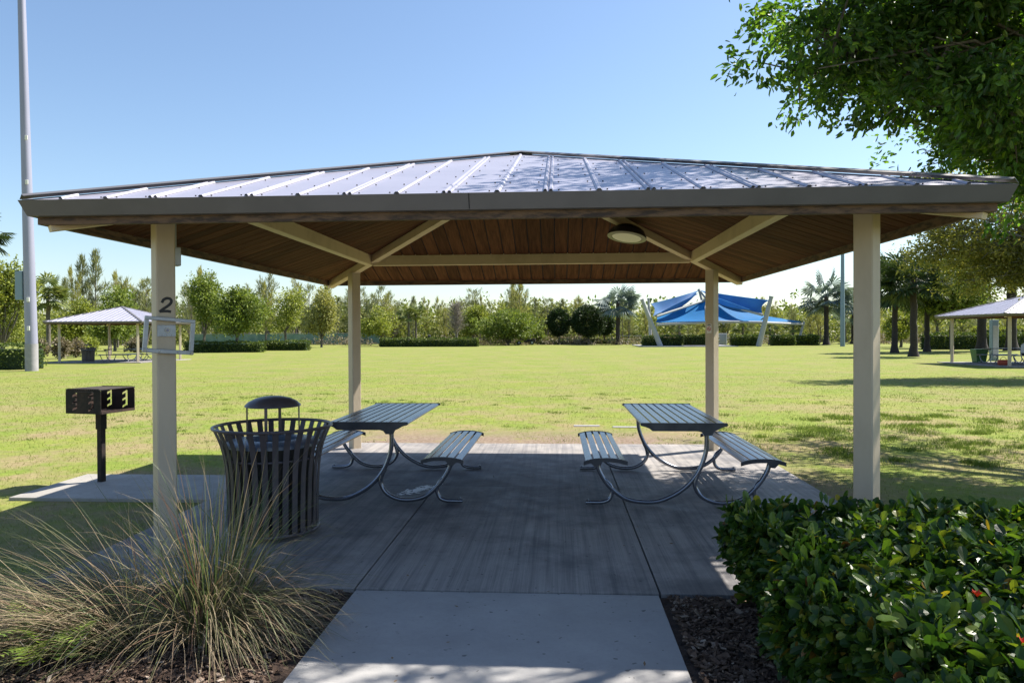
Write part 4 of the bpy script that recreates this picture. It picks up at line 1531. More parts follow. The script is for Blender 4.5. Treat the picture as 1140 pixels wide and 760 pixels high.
# green bin, red bag, person at the right shelter
bx_ = thing('green_bin', 'green plastic bin standing left of the right hand shelter slab', 'bin', (at(1090, 31.5), 31.5, 0))
mb = MB()
mb.hexa([(-.22, -.22, 0), (.22, -.22, 0), (.22, .22, 0), (-.22, .22, 0)], [(-.30, -.28, .62), (.30, -.28, .62), (.30, .28, .62), (-.30, .28, .62)])
mb.build('body', 'green_bin', bx_)
mb = MB()
mb.box(-.32, .32, -.30, .30, .62, .67, 0, .02)
mb.build('lid', 'green_bin', bx_)
rb = thing('bag', 'red bag on the ground under the table of the right hand shelter', 'bag', (at(1117, 28.0), 28.0, 0.0))
mb = MB()
mb.box(-.25, .25, -.13, .13, 0.0, .25, 0, .08)
mb.build('body', 'red_bag', rb)
mb = MB()
mb.tube(bez((-.14, 0, .24), (-.12, 0, .42), (.12, 0, .42), (.14, 0, .24), 10), .012, 6)
mb.build('handle', 'red_bag', rb, True)
ub = thing('utility_cabinet', 'grey utility cabinet behind the front left post of the right hand shelter', 'cabinet', (at(1106.5, 33.2), 33.2, 0))
mb = MB()
mb.box(-.17, .17, -.15, .15, 0, 2.2, 0, .02)
mb.build('body', 'pole_blue', ub)
mb = MB()
mb.box(-.14, .14, -.17, -.155, .2, 1.9, 0, .01)
mb.build('door', 'alu', ub)


def skin_body(name, joints, edges, radii, mats, parent, sub=2):
    me = bpy.data.meshes.new(name)
    me.from_pydata(joints, edges, [])
    o = bpy.data.objects.new(name, me)
    COL.objects.link(o)
    o.parent = parent
    sk = o.modifiers.new('skin', 'SKIN')
    for v, r_ in zip(me.skin_vertices[0].data, radii):
        v.radius = (r_, r_) if not isinstance(r_, tuple) else r_
    me.skin_vertices[0].data[0].use_root = True
    sk.use_smooth_shade = True
    sb = o.modifiers.new('sub', 'SUBSURF')
    sb.levels = sb.render_levels = sub
    dg = bpy.context.evaluated_depsgraph_get()
    me2 = bpy.data.meshes.new_from_object(o.evaluated_get(dg))
    o.modifiers.clear()
    o.data = me2
    me2.materials.clear()
    for mt in mats:
        me2.materials.append(G[mt])
    return o


def person_seated(label, loc, rz, top, legs, hair='hair', seat=.44):
    p = thing('person', label, 'person', loc, rz)
    # facing -y locally; origin under the hips at ground level
    J = [(0, 0, seat + .10), (0, -.01, seat + .28), (0, -.05, seat + .50), (0, -.07, seat + .59), (0, -.10, seat + .68), (0, -.11, seat + .80),  # pelvis..head
         (.17, -.05, seat + .50), (.23, -.10, seat + .26), (.16, -.32, seat + .27), (.14, -.40, seat + .28),
         (-.17, -.05, seat + .50), (-.23, -.10, seat + .26), (-.16, -.32, seat + .27), (-.14, -.40, seat + .28),
         (.09, -.03, seat + .07), (.12, -.42, seat + .06), (.12, -.42, .09), (.12, -.54, .05),
         (-.09, -.03, seat + .07), (-.12, -.42, seat + .06), (-.12, -.42, .09), (-.12, -.54, .05)]
    Ed = [(0, 1), (1, 2), (2, 3), (3, 4), (4, 5), (2, 6), (6, 7), (7, 8), (8, 9), (2, 10), (10, 11), (11, 12), (12, 13), (0, 14), (14, 15), (15, 16), (16, 17), (0, 18), (18, 19), (19, 20), (20, 21)]
    Rd = [.14, .135, .13, .055, .085, .09, .065, .05, .04, .042, .065, .05, .04, .042, .085, .062, .045, .04, .085, .062, .045, .04]
    b = skin_body('body', J, Ed, Rd, [top, legs, 'skin'], p)
    for f in b.data.polygons:
        c = f.center
        if c.z > seat + .60 or (c.y < -.30 and c.z > seat + .18):
            f.material_index = 2
        elif c.z < seat + .14:
            f.material_index = 1
    mb = MB()
    mb.X = Matrix.Translation((0, -.095, seat + .76))
    mb.lathe([(0, .135), (.05, .13), (.09, .10), (.108, .04), (.106, -.03), (.09, -.05)], 16)
    mb.build('hair', hair, p, True)
    return p


person_seated('person in a pale grey shirt seated at the table under the right hand shelter', (at(1140, 27.6), 27.6, 0), R(90), 'shirt', 'dark_cloth')


# ------------------------------------------------------------------ HEDGES far
def far_hedge(label, x0, x1, y0, y1, h, n, seed, m_='f_hedge', L=.16, name='hedge', group='clipped hedges round the lawn'):
    rg = np.random.default_rng(seed)
    cx_, cy_ = (x0 + x1) / 2, (y0 + y1) / 2
    t = thing(name, label, 'hedge', (cx_, cy_, 0), 0, group)
    lx, ly = (x1 - x0) / 2, (y1 - y0) / 2
    k = rg.uniform(0, 1, n)
    top = k < .45
    X = rg.uniform(-lx, lx, n)
    Y = np.where(top, rg.uniform(-ly, ly, n), np.where(k < .85, -ly, rg.uniform(-ly, ly, n)))
    X = np.where(k > .92, lx, np.where(k > .85, -lx, X))
    wav = .05 * np.sin(X * 1.7) + .04 * np.sin(X * 4.1)
    Z = np.where(top, h + wav, rg.uniform(0, h, n))
    P = np.stack([X, Y, Z], 1) + rg.normal(0, .05, (n, 3))
    D = np.stack([X / lx * .3, np.where(top, 0, -1.0), np.where(top, 1.0, .3)], 1)
    V, F = leaves(P, D, rg, L, L * .7, jit=.6)
    link('foliage', npmesh('foliage', V, F, m_), t)
    mb = MB()
    mb.box(-lx + .08, lx - .08, -ly + .08, ly - .08, -.05, h - .12, 0, .05)  # unseen solid dark core added against see-through, standing in for inner branches
    mb.build('branches', 'f_dark', t)
    return t


def hpx(label, pa, pb, Y, h, seed, d=1.4, **kw):
    x0, x1 = at(pa, Y), at(pb, Y)
    n = int(900 + (x1 - x0) * 260 * min(1, 45 / Y + .25))
    return far_hedge(label, x0, x1, Y, Y + d, h, n, seed, **kw)


hpx('clipped hedge at the left edge behind the light pole', -60, 29, 25.6, 1.05, 51, L=.11)
hpx('dark clipped hedge right of the left front post, the left one of its pair', 205, 289, 58.5, .85, 52)
hpx('clipped hedge under the sparse tree, the right one of its pair', 293, 341, 66, .85, 53)
hpx('low dark hedge in front of the bare grey tree beyond the lawn', 423, 531, 86, .95, 54, L=.2)
hpx('low dark hedge below the left end of the blue shade sails', 716, 760, 83, 1.15, 55, L=.2)
hpx('low dark hedge below the middle of the blue shade sails', 762, 800, 84.5, 1.2, 56, L=.2)
hpx('low dark hedge right of the back right post below the sails', 815, 845, 85, 1.15, 57, L=.2)
hpx('low dark hedge beyond the right mast of the shade sails', 860, 885, 86, 1.1, 58, L=.2)
hpx('low dark hedge left of the slate blue light pole', 889, 912, 87, 1.1, 59, L=.2)
hpx('long dark hedge behind the right hand shelter', 1036, 1250, 62, 1.35, 60, d=2.0, L=.2)
hpx('low planting strip under the two round clipped trees', 602, 700, 104, .55, 61, L=.22)
hpx('bright sunlit hedge top behind the palm trunks at right', 1090, 1260, 66, 1.9, 62, m_='f_yellow', L=.2)


# ------------------------------------------------------------------ PALMS
def palm_mesh(rg, nf, fr, m_, cz, costapalm=True):
    tris, stems = [], []
    for k in range(nf):
        az = rg.uniform(0, 2 * PI)
        el = math.asin(max(-.75, min(.98, rg.uniform(-.62, 1.0))))
        d = Vector((math.cos(az) * math.cos(el), math.sin(az) * math.cos(el), math.sin(el)))
        pe = fr * rg.uniform(.55, .75)
        c = Vector((0, 0, cz))
        hub = c + d * pe
        hub.z -= .12 * fr * math.cos(el)
        stems.append((c, c + d * pe * .6 + Vector((0, 0, .05)), hub))
        n_ = Vector((0, 0, 1)) - d * d.z
        n_ = n_.normalized() if n_.length > .1 else Vector((1, 0, 0))
        n_ = (n_ + Vector(rg.normal(0, .25, 3))).normalized()
        s_ = d.cross(n_).normalized()
        n_ = s_.cross(d)
        fl = fr * rg.uniform(.42, .58)
        S = 15
        for i in range(S):
            a = (i / (S - 1) - .5) * R(250)
            dd = d * math.cos(a) + s_ * math.sin(a)
            dd = (dd - n_ * .25 * abs(math.sin(a)) - Vector((0, 0, .22))).normalized()
            w_ = dd.cross(n_).normalized() * fl * .075
            tip = hub + dd * fl * (1 - .15 * abs(math.sin(a))) - Vector((0, 0, fl * .08))
            mid = hub + dd * fl * .6
            tris.append((hub, mid + w_, tip, mid - w_))
    return tris, stems


def palm(label, px, Y, top_py, base_z, fr, m_, trunk_m, seed, nf=34, rt=.17, group=None, name='palm_tree', skirt=0):
    rg = np.random.default_rng(seed)
    x = at(px, Y)
    H = zat(px, top_py, Y)
    cz = H - fr * .95
    t = thing(name, label, 'palm tree', (x, Y, 0), 0, group)
    mb = MB()
    n = 14
    mb.tube([(0, 0, -.05)] + [(rg.normal(0, .02), 0, cz * i / n) for i in range(1, n + 1)], [rt * 1.8] + [rt * (1.05 + .07 * (i % 2) - .15 * i / n + .45 * math.exp(-i * 1.1)) for i in range(1, n + 1)], 10)
    mb.build('trunk', trunk_m, t, True)
    tr, st = palm_mesh(rg, nf, fr, m_, cz)
    V = np.array([tuple(v) for q in tr for v in q])
    link('fronds', npmesh('fronds', V, np.arange(len(V)).reshape(-1, 4), m_), t)
    mb = MB()
    for s_ in st:
        mb.tube(s_, [.035, .028, .02], 4, cap=False)
    mb.build('stalks', m_, t)
    return t


palm('sabal palm behind the left hand shelter next to the tall light pole', 54, 66, 304, 0, 2.3, 'f_palm', 'bark', 71, 44, .2)
palm('silvery fan palm standing right of the round clipped trees', 688, 98, 313, 0, 3.1, 'f_bismarck', 'dark_bark', 72, 40, .3)
palm('silvery fan palm left of the slate blue light pole', 920, 92, 301, 0, 3.6, 'f_bismarck', 'dark_bark', 73, 44, .3)
palm('silvery fan palm right behind the slate blue light pole', 950, 100, 322, 0, 3.0, 'f_bismarck', 'dark_bark', 74, 34, .28)
palm('dark palm with thick trunk right of the front right post, leftmost of three', 996, 51, 280, 0, 2.5, 'f_palm_dark', 'dark_bark', 75, 46, .20, 'dark palms on the right lawn')
palm('dark palm with flared trunk base, the nearest and middle one of three', 1017, 42, 274, 0, 2.2, 'f_palm_dark', 'dark_bark', 76, 46, .21, 'dark palms on the right lawn')
palm('dark palm with thin straight trunk, rightmost of three', 1032, 54, 292, 0, 2.4, 'f_palm_dark', 'dark_bark', 77, 46, .19, 'dark palms on the right lawn')
palm('thick dark palm trunk rising behind the left side of the right hand shelter', 1093, 57, 262, 0, 2.5, 'f_palm_dark', 'dark_bark', 78, 40, .32, 'dark palms behind the right hand shelter')
palm('thick dark palm trunk rising behind the right side of the right hand shelter', 1126, 57, 262, 0, 2.5, 'f_palm_dark', 'dark_bark', 79, 40, .36, 'dark palms behind the right hand shelter')
palm('small sabal palm beyond the lawn, the left one of two beside the bare tree', 455, 96, 336, 0, 1.7, 'f_palm', 'bark', 80, 30, .15)
palm('small sabal palm beyond the lawn, the right one of two beside the bare tree', 463, 97, 336, 0, 1.6, 'f_palm', 'bark', 81, 30, .15)
for i, (px, lb) in enumerate(((756, 'small palm below the left sail'), (827, 'small palm just right of the back right post'), (857, 'small palm below the right end of the sails'), (883, 'small palm at the far right of the shade sails'))):
    palm(lb, px, 94, 352, 0, 1.4, 'f_palm', 'bark', 82 + i, 22, .16, 'small palms behind the shade sails')
palm('tall palm mostly outside the frame with frond tips at the left edge', -24, 45, 228, 0, 2.2, 'f_palm_dark', 'bark', 88, 40, .2)


# ------------------------------------------------------------------ BROAD TREES far
def ftree(label, px, Y, top_py, half_px, m_, seed, trunk_h=None, ncl=320, per=9, L=.30, name='broadleaf_tree', barkm='bark', low=None, shell=.3, rough=.3, nc=7, group=None, round_=False, rt=.16):
    rg = np.random.default_rng(seed)
    x = at(px, Y)
    H = zat(px, top_py, Y)
    d = (Y + 7.33)
    Rw = half_px * d / F_PX
    zl = low if low is not None else H * .25
    cl = []
    if round_:
        cl = [(0, 0, (H + zl) / 2, Rw, Rw, (H - zl) / 2)]
    else:
        for i in range(nc):
            a = rg.uniform(0, 2 * PI)
            f = rg.uniform(.1, .72)
            zz = zl + (H - zl) * rg.uniform(.25, .75)
            taper = 1 - .45 * max(0, (zz - zl) / (H - zl) - .3)
            cl.append((math.cos(a) * f * Rw, math.sin(a) * f * Rw, zz, Rw * .56 * taper, Rw * .56 * taper, (H - zl) * .25))
        cl.append((rg.normal(0, .1) * Rw, 0, H - (H - zl) * .24, Rw * .42, Rw * .42, (H - zl) * .24))
    return tree(name, label, (x, Y, 0), trunk_h or zl * 1.3, rt, cl, ncl, per, L, L * .6, L * .8, m_, barkm, seed, group, twigs=4, shell=shell, rough=rough)


ftree('yellow green broad tree right of the left front post', 228, 63, 303, 27, 'f_green', 91, ncl=560, per=10, L=.26, low=1.5, rt=.15)
ftree('dense rounded green tree with short trunk above the dark hedge', 266, 60, 318, 32, 'f_green', 92, ncl=700, per=10, L=.26, low=1.4, rt=.17, nc=9)
ftree('sparse yellowish tree with visible branches above the hedge end', 317, 69, 318, 24, 'f_yellow', 93, ncl=260, per=8, L=.26, low=1.6, rt=.15)
ftree('yellowish feathery tree left of the back left post', 358, 84, 322, 20, 'f_casu_y', 94, ncl=420, per=9, L=.32, low=.8)
ftree('pale green rounded tree just right of the back left post', 424, 92, 342, 22, 'f_yellow', 95, ncl=420, per=9, L=.3, low=.8)
ftree('bright yellow green tree at the left edge behind the hedge', 3, 38, 290, 30, 'f_yellow', 96, ncl=620, per=10, L=.2, low=.8, nc=10)
ftree('yellow green tree behind the left end of the left hand shelter', 88, 72, 330, 28, 'f_yellow', 97, ncl=520, per=10, L=.28, low=.6)
ftree('green tree rising behind the roof of the left hand shelter', 128, 66, 318, 34, 'f_green', 98, ncl=640, per=10, L=.28, low=1.0, nc=9)
ftree('green shade tree with dark trunk behind the left hand shelter', 122, 50, 352, 18, 'f_green', 99, ncl=360, per=10, L=.22, low=1.2)
ftree('dense bright green bush mass beyond the lawn right of the bare tree', 566, 98, 345, 34, 'f_green', 100, ncl=800, per=10, L=.32, low=.2, nc=10)
ftree('green bushy tree behind the small utility cart', 530, 104, 341, 22, 'f_yellow', 101, ncl=420, per=10, L=.32, low=.3)
ftree('smaller dark green clipped globe tree, the left one of three', 622, 103, 344, 11.5, 'f_dark', 102, ncl=420, per=14, L=.26, low=1.35, round_=True, shell=.75, rough=.07, rt=.14)
ftree('largest dark green clipped globe tree, the middle one of three', 655, 102, 341, 18.5, 'f_dark', 103, ncl=800, per=14, L=.26, low=1.3, round_=True, shell=.75, rough=.07, rt=.16)
ftree('dark green clipped globe tree half hidden at the right of the larger one', 673, 106, 349, 9.5, 'f_dark', 104, ncl=320, per=14, L=.26, low=1.4, round_=True, shell=.75, rough=.09, rt=.13)
ftree('round yellow green bush tree between the dark palm trunks', 1003, 74, 348, 17, 'f_yellow', 105, ncl=520, per=10, L=.26, low=.8, nc=6)
ftree('small round tree left of the globe trees', 601, 107, 366, 8, 'f_green', 106, ncl=160, per=9, L=.3, low=.2, nc=4)
ftree('green broad tree above the right hand shelter roof', 1060, 52, 285, 42, 'f_green', 107, ncl=900, per=10, L=.24, low=2.6, nc=11)
ftree('bright green tree behind the palms at the right', 1040, 68, 305, 30, 'f_yellow', 108, ncl=520, per=10, L=.28, low=2.4, nc=8)

# bare grey tree and small bare shrubs
for (px, Y, tp, hw_, sd, lb) in ((508, 90, 332, 13, 121, 'bare grey branched tree beyond the low dark hedge'), (436, 95, 352, 12, 122, 'small bare grey tree beside the pale green rounded tree'), (318.5, 70, 322, 16, 123, 'bare branched tree mixed with the sparse yellowish one')):
    if sd == 123:
        continue
    rg = np.random.default_rng(sd)
    t = thing('bare_tree', lb, 'tree', (at(px, Y), Y, 0))
    H = zat(px, tp, Y)
    mb = MB()
    Rw = hw_ * (Y + 7.33) / F_PX
    for tr_ in (-.12, .14):
        mb.tube([(tr_ * .6, 0, 0), (tr_, .02, H * .45), (tr_ * 1.6, 0, H * .8)], [.10, .07, .03], 6)
    for k in range(260):
        z0 = H * rg.uniform(.25, .85)
        a = rg.uniform(0, 2 * PI)
        l_ = Rw * (1.15 - .6 * z0 / H) * rg.uniform(.4, 1.1)
        s_ = Vector((rg.normal(0, .12), rg.normal(0, .1), z0))
        e = s_ + Vector((math.cos(a) * l_, math.sin(a) * l_, l_ * rg.uniform(.4, 1.1)))
        mb.tube([s_, s_.lerp(e, .5) + Vector((0, 0, -.05)), e], [.030, .02, .010], 3, cap=False)
        for q in range(4):
            s2v = s_.lerp(e, rg.uniform(.3, 1))
            e2 = s2v + Vector(rg.normal(0, .35, 3)) + Vector((0, 0, .25))
            mb.tube([s2v, e2], [.014, .006], 3, cap=False)
    mb.build('branches', 'pale_bark', t)


# ------------------------------------------------------------------ CASUARINAS (feathery pines) – three shapes, shared meshes
def casu_mesh(seed, H=10, Rb=1.9, leaders=2, n=1100, L=.8, W=.075):
    """open feathery crown: several leaders, ascending whippy branches, tufts of needle sprays"""
    rg = np.random.default_rng(seed)
    pts, dirs = [], []
    mb = MB()
    for q in range(leaders):
        hh = H * (1 if q == 0 else rg.uniform(.68, .92))
        a0 = rg.uniform(0, 2 * PI)
        off = 0 if q == 0 else Rb * rg.uniform(.35, .8)
        tip = Vector((math.cos(a0) * off, math.sin(a0) * off, hh))
        ax = smooth_path([Vector((0, 0, 0)), Vector((tip.x * .35 + rg.normal(0, .1), tip.y * .35, hh * .4)), tip + Vector((rg.normal(0, .2), 0, 0)) * .5], 6)
        mb.tube(ax, [.15 * (1 - .88 * i / (len(ax) - 1)) for i in range(len(ax))], 5)
        nb = int(30 / leaders + 10)
        for b_ in range(nb):
            f = .18 + .80 * (b_ / nb)
            s_ = ax[min(len(ax) - 1, int(f * (len(ax) - 1)))].copy()
            s_.z = hh * f
            a = rg.uniform(0, 2 * PI)
            ln = Rb * (1.05 - f ** 1.6) * rg.uniform(.3, 1.35) * (.8 if q else 1)
            e = s_ + Vector((math.cos(a) * ln, math.sin(a) * ln, ln * rg.uniform(.5, 1.7) + .2))
            m_ = s_.lerp(e, .5) - Vector((0, 0, ln * .12))
            mb.tube([s_, m_, e], [.03, .018, .007], 3, cap=False)
            for i in range(int(n / leaders / nb)):
                g_ = rg.uniform(.2, 1.0) ** .7
                pts.append(s_.lerp(e, g_) + Vector(rg.normal(0, .13, 3)))
                dirs.append((e - s_).normalized() * .7 + Vector((0, 0, .45)) + Vector(rg.normal(0, .33, 3)))
    P = np.array([tuple(p_) for p_ in pts])
    D = np.array([tuple(p_) for p_ in dirs])
    V, F = leaves(P, norm(D), rg, L, W, jit=.1)
    return mb, V, F


protos = []
for k, (H, Rb, mt, ld) in enumerate(((10, 1.5, 'f_casu', 1), (10, 2.3, 'f_casu', 2), (10, 2.2, 'f_casu_y', 2), (10, 3.0, 'f_casu', 3), (10, 2.6, 'f_casu_y', 3))):
    mb, V, F = casu_mesh(200 + k, H, Rb, ld, 950 + 250 * ld)
    me_t = npmesh('trunk', [tuple(v) for v in mb.V], mb.F, 'bark')
    me_c = npmesh('crown', V, F, mt)
    protos.append((me_t, me_c))


def casu(px, Y, top_py, k, lb, group, rz_=0.0, wide=1.0):
    H = zat(px, top_py, Y)
    t = thing('feathery_pine', lb, 'tree', (at(px, Y), Y, 0), rz_, group)
    s = H / 10
    for nm, me in zip(('trunk', 'crown'), protos[k]):
        o = link(nm, me, t)
        o.scale = (s * wide, s * wide, s)
    return t


casu(93, 82, 288, 0, 'tall narrow grey green pine above the left hand shelter, left of a pair', 'tall pine pair', 0, .8)
casu(107, 82, 282, 0, 'tall narrow grey green pine above the left hand shelter, right of a pair', 'tall pine pair', 2, .85)
casu(81, 80, 300, 2, 'slim yellowish pine just left of the tall pine pair', 'tall pine pair', 1, .7)
casu(72, 96, 312, 0, 'pale thin pine at the left of the tall pine pair', None, 3, .7)
casu(131, 84, 305, 2, 'pale yellowish pine above the apex of the left hand shelter', None, 1, .9)
rr = random.Random(99)
GL = 'feathery pines in the tree line beyond the lawn'
for i in range(88):
    px = 140 + (1120 - 140) * (i + rr.uniform(-1.6, 1.6)) / 88
    Y = rr.uniform(104, 124)
    if px < 380:
        tp = rr.triangular(298, 340, 326)
    elif px < 620:
        tp = rr.triangular(312, 352, 328)
    elif px < 760:
        tp = rr.triangular(326, 358, 342)
    else:
        tp = rr.triangular(328, 356, 343)
    casu(px, Y, tp, rr.choice((0, 1, 2, 3, 3, 4)), 'feathery grey green pine in the tree line beyond the lawn', GL, rr.uniform(0, 6), rr.uniform(.7, 1.35))

# dense wood mass: undergrowth and bushy crowns
rng = np.random.default_rng(301)
cls = []
for i in range(270):
    X_ = rng.uniform(-150, 150)
    Y_ = 116 + rng.uniform(0, 22) + abs(X_) * .0
    h_ = rng.uniform(4.5, 7.8) * (1.0 if X_ < 8 else .85)
    cls.append((X_, Y_, h_ * .42, rng.uniform(3.0, 5.6), rng.uniform(2.5, 4), h_ * .58))
V, F = crown(cls, 15000, 9, rng, .58, .33, .5, shell=.55, rough=.3)
tag(link('woodland', npmesh('woodland', V, F, 'f_wood')), 'dense mixed woodland closing the far side of the lawn', 'woodland', kind='stuff')
# backing wood further off
cls = [(x_, 150 + rng.uniform(-6, 6), 3.2, rng.uniform(5, 8), 5, rng.uniform(3.5, 5.2)) for x_ in np.linspace(-230, 230, 70)]
V, F = crown(cls, 6500, 9, rng, .95, .6, .9, shell=.6, rough=.25)
tag(link('woodland', npmesh('woodland', V, F, 'f_green')), 'second row of woodland far behind the feathery pines', 'woodland', kind='stuff')
# brown brush strip at the edge of the lawn
cls = [(at(px, Y_), Y_, .3, 2.4, 1.2, hh) for px, Y_, hh in [(rng.uniform(345, 1130), rng.uniform(97, 108), rng.uniform(.5, 1.1)) for _ in range(60)]]
V, F = crown(cls, 2400, 8, rng, .35, .12, .3, shell=.3)
tag(link('brush', npmesh('brush', V, F, 'f_brush')), 'low dry brown brush along the far edge of the lawn', 'brush', kind='stuff')

# shrubs beside the left shelter
for i, (px, Y, tp, hw_, m_, lb) in enumerate(((68, 41, 378, 7, 'f_brush', 'tan dry shrub left of the left hand shelter, nearest the pole'), (84, 44, 381, 9, 'f_brush', 'tan dry shrub seen through the left hand shelter'),
                                            (97, 47, 377, 8, 'f_yellow', 'yellow green shrub seen through the left hand shelter'), (45, 47, 380, 7, 'f_brush', 'small brown shrub right behind the tall light pole'),
                                            (744, 108, 372, 9, 'f_yellow', 'round green shrub left behind the shade sails'), (150, 60, 378, 10, 'f_brush', 'brown shrub right of the tables in the left hand shelter'))):
    ftree(lb, px, Y, tp, hw_, m_, 130 + i, ncl=150, per=9, L=.2, low=.05, name='shrub', nc=5, trunk_h=.4, rt=.05, group=None)

# ------------------------------------------------------------------ FENCE with green windscreen
Yf = 109
fc = thing('windscreen_fence', 'long chain link fence with green windscreen beyond the lawn', 'fence', (0, Yf, 0))
x0, x1 = at(215, Yf), at(425, Yf)
mb = MB()
mb.box(x0, x1, -.01, .01, .05, 1.75)
mb.build('windscreen', 'mesh_green', fc)
k = 0
x = x0
while x <= x1 + .1:
    mb = MB()
    mb.tube([(x, .05, -.05), (x, .05, 1.95)], .04, 6)
    mb.build('post', 'fence_metal', fc)
    x += 3.0
mb = MB()
mb.tube([(x0, .05, 1.85), (x1, .05, 1.85)], .025, 6)
mb.build('rail', 'fence_metal', fc)
fc2 = thing('rail_fence', 'pale low fence behind the shade sails', 'fence', (0, 103, 0))
x0, x1 = at(690, 103), at(900, 103)
mb = MB()
for zz in (.35, .8, 1.25):
    mb.tube([(x0, 0, zz), (x1, 0, zz)], .03, 5)
mb.build('rail', 'fence_metal', fc2)
x = x0
while x < x1:
    mb = MB()
    mb.tube([(x, 0, -.05), (x, 0, 1.35)], .04, 5)
    mb.build('post', 'fence_metal', fc2)
    x += 2.6

# ------------------------------------------------------------------ SHADE SAILS
Ys_ = 82.0
sh = thing('shade_sail', 'blue tensioned shade sails on leaning grey masts across the lawn', 'shade structure', (0, 0, 0))


def W3(px, py, Y):
    return Vector((at(px, Y), Y, zat(px, py, Y)))


def mast(a, b_, r_=.2):
    mb = MB()
    mb.tube([a, b_], [r_ * 1.1, r_ * .75], 12)
    mb.tube([b_, b_ + (b_ - a).normalized() * .12], [r_ * .95, r_ * .9], 12)
    mb.build('mast', 'mast', sh, True)


Ya, Yb_, Yc = 80.5, 88.0, 84.0
A_top, A_bot = W3(715, 334, Ya), W3(735.5, 386, Ya)
B_top, B_bot = W3(722, 333, Yb_), W3(724.5, 384.5, Yb_)
C_top, C_bot = W3(858.5, 331, Ya), W3(844.5, 386, Ya)
D_top, D_bot = W3(895, 359, Yb_ + 4), W3(888, 383.5, Yb_ + 4)
E_top, E_bot = W3(778.5, 323, Yc + 3), W3(807, 360, Yc - 8)
for bt in (A_bot, B_bot, C_bot, D_bot):
    bt.z = -.05
mast(A_bot, A_top, .30)
mast(B_bot, B_top, .20)
mast(C_bot, C_top, .30)
mast(D_bot, D_top, .18)
E_bot2 = W3(796, 384, Yc)
E_bot2.z = -.05
mast(E_bot2, E_top, .22)
mb = MB()
mb.tube([W3(806, 361, Yc - 2), W3(796, 345, Yc), E_top], [.14, .14, .12], 8)
mb.build('strut', 'mast', sh, True)


def sail(name, c00, c10, c11, c01, m_, sag, bow=.0, n=14, th=.03):
    """four-cornered sail: bilinear patch, edges pulled inward, centre sagging"""
    V = []
    cen = (c00 + c10 + c11 + c01) / 4
    for j in range(n + 1):
        v = j / n
        for i in range(n + 1):
            u = i / n
            p_ = c00 * (1 - u) * (1 - v) + c10 * u * (1 - v) + c11 * u * v + c01 * (1 - u) * v
            k = max(4 * u * (1 - u) * abs(2 * v - 1) ** 3, 4 * v * (1 - v) * abs(2 * u - 1) ** 3)
            p_ = p_.lerp(cen, bow * k)
            p_.z -= sag * 16 * u * (1 - u) * v * (1 - v)
            V.append(p_)
    N_ = len(V)
    V += [v + Vector((0, .0, -th)) for v in V]
    F = []
    for j in range(n):
        for i in range(n):
            a = j * (n + 1) + i
            F.append((a, a + 1, a + n + 2, a + n + 1))
            F.append((N_ + a, N_ + a + n + 1, N_ + a + n + 2, N_ + a + 1))
    mb = MB()
    mb.add(V, F)
    return mb.build(name, m_, sh, True)


# upper sail wings
sail('upper_sail', W3(724.5, 338, Ya + .5), E_top, W3(777, 327, Yc), W3(727, 352, Ya - .5), 'sail_top', 1.0, .12)
sail('upper_sail', E_top, W3(856, 334, Ya + .4), W3(849, 350, Ya), W3(786, 327, Yc), 'sail_top', 1.3, .12)
# lower sail: broad bright triangle toward the viewer with a high ridge
R_top = W3(786, 334, Yc + 1)
sail('lower_sail', W3(730, 359, Ya), W3(785, 357.5, Ya), R_top, W3(731, 352, Yc), 'sail_low', .2, .04)
sail('lower_sail', W3(785, 357.5, Ya), W3(846, 357.5, Ya + 1), W3(852, 352, Yc), R_top, 'sail_low', .2, .04)
sail('lower_sail', W3(846, 357.5, Ya + 1), W3(893, 358.6, Yb_ + 3.6), W3(890, 357.6, Yb_ + 4), W3(852, 351.5, Yc), 'sail_low', .05, .04)
for a, b_ in ((W3(731, 361.5, Ya), W3(800, 358, Ya + .3)), (W3(800, 358, Ya + .3), W3(850, 359, Ya + .6)), (W3(850, 359, Ya + .6), W3(895, 361, Yb_ + 4)), (W3(731, 352, Ya), R_top), (R_top, W3(849, 350.5, Ya))):
    mb = MB()
    mb.tube([a, b_], .16, 8)
    mb.build('edge_tube', 'mast', sh, True)
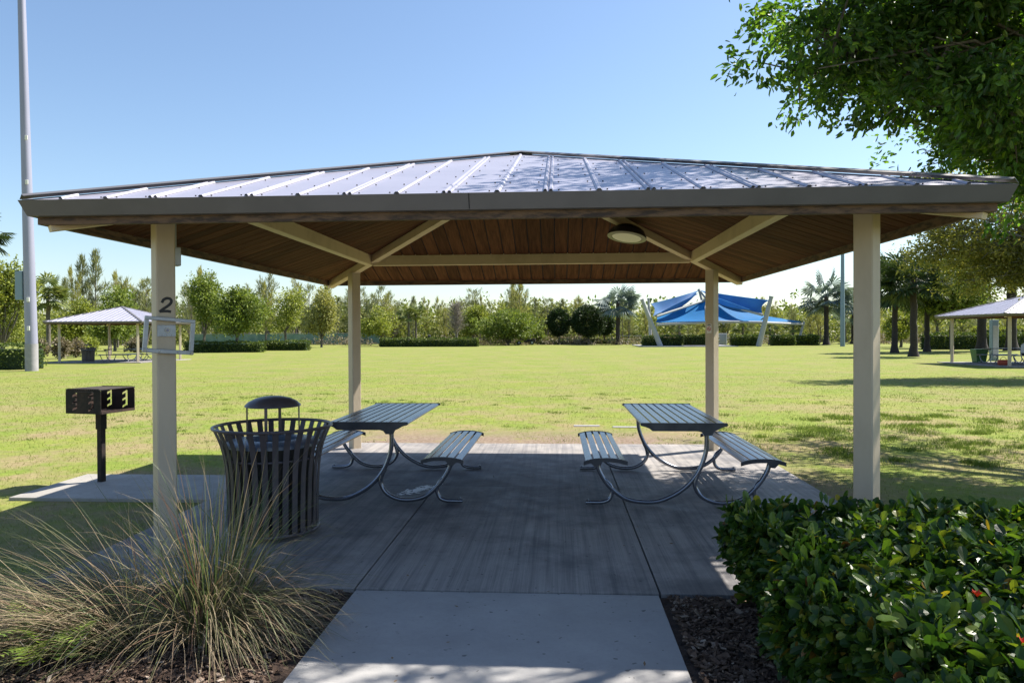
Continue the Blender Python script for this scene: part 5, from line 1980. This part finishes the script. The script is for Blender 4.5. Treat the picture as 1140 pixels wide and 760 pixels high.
# concrete pad edges, cabinet
mb = MB()
mb.box(at(716, 79), at(822, 79), 79, 92, -.06, .06)
tag(mb.build('pavement', 'path'), kind='structure')
cb = thing('white_cabinet', 'pale cabinet seen just right of the back right post', 'cabinet', (at(804.5, 90), 90, 0))
mb = MB()
mb.box(-.5, .5, -.3, .3, 0, 1.55, 0, .04)
mb.build('body', 'wall_white', cb)
mb = MB()
mb.box(-.45, .45, -.335, -.305, .15, 1.4, 0, .01)
mb.build('door', 'alu', cb)
bd = thing('black_bollard', 'dark blue post standing behind the low hedge by the bare tree', 'bollard', (at(478, 92), 92, 0))
mb = MB()
mb.tube([(0, 0, 0), (0, 0, 1.35)], .22, 10)
mb.build('shaft', 'dark_cloth', bd)
mb = MB()
mb.lathe([(.24, 1.33), (.24, 1.42), (.12, 1.52), (0, 1.54)], 12)
mb.build('cap', 'dark_cloth', bd)

# ------------------------------------------------------------------ UTILITY CART
ct = thing('utility_cart', 'small dark utility cart with a lime bed parked at the lawn edge', 'cart', (at(586, 99), 99, 0))
mb = MB()
mb.box(-.4, 1.35, -.6, .6, .38, .85, 0, .1)
mb.build('body', 'dark_cloth', ct)
mb = MB()
mb.box(-1.5, -.42, -.58, .58, .30, .62, 0, .08)
mb.build('hood', 'hivis', ct)
mb = MB()
mb.box(-.75, .75, -.6, .6, 1.78, 1.86, 0, .03)
mb.build('canopy', 'pole_blue', ct)
for x_, y_ in ((-.65, -.52), (-.65, .52), (.62, -.52), (.62, .52)):
    mb = MB()
    mb.tube([(x_, y_, .6), (x_, y_, 1.8)], .07 if x_ > 0 else .03, 8)
    mb.build('roof_post', 'wall_white', ct, True)
for x_ in (-1.05, .85):
    for y_ in (-.6, .6):
        mb = MB()
        mb.X = Matrix.Translation((x_, y_, .30)) @ Matrix.Rotation(R(90), 4, 'X')
        mb.lathe([(0, -.09), (.2, -.09), (.29, -.07), (.30, 0), (.29, .07), (.2, .09), (0, .09)], 18)
        wh = mb.build('wheel', 'ink', ct, True)
        mb = MB()
        mb.X = Matrix.Translation((x_, y_, .30)) @ Matrix.Rotation(R(90), 4, 'X')
        mb.lathe([(0, -.10), (.13, -.095), (.15, -.091)], 14)
        mb.lathe([(0, .10), (.13, .095), (.15, .091)], 14)
        mb.build('rim', 'alu', wh, True)
person_seated('person in a lime work shirt sitting in the small utility cart', (at(583, 99), 98.9, .42), R(-90), 'hivis', 'dark_cloth', 'white', seat=.42)
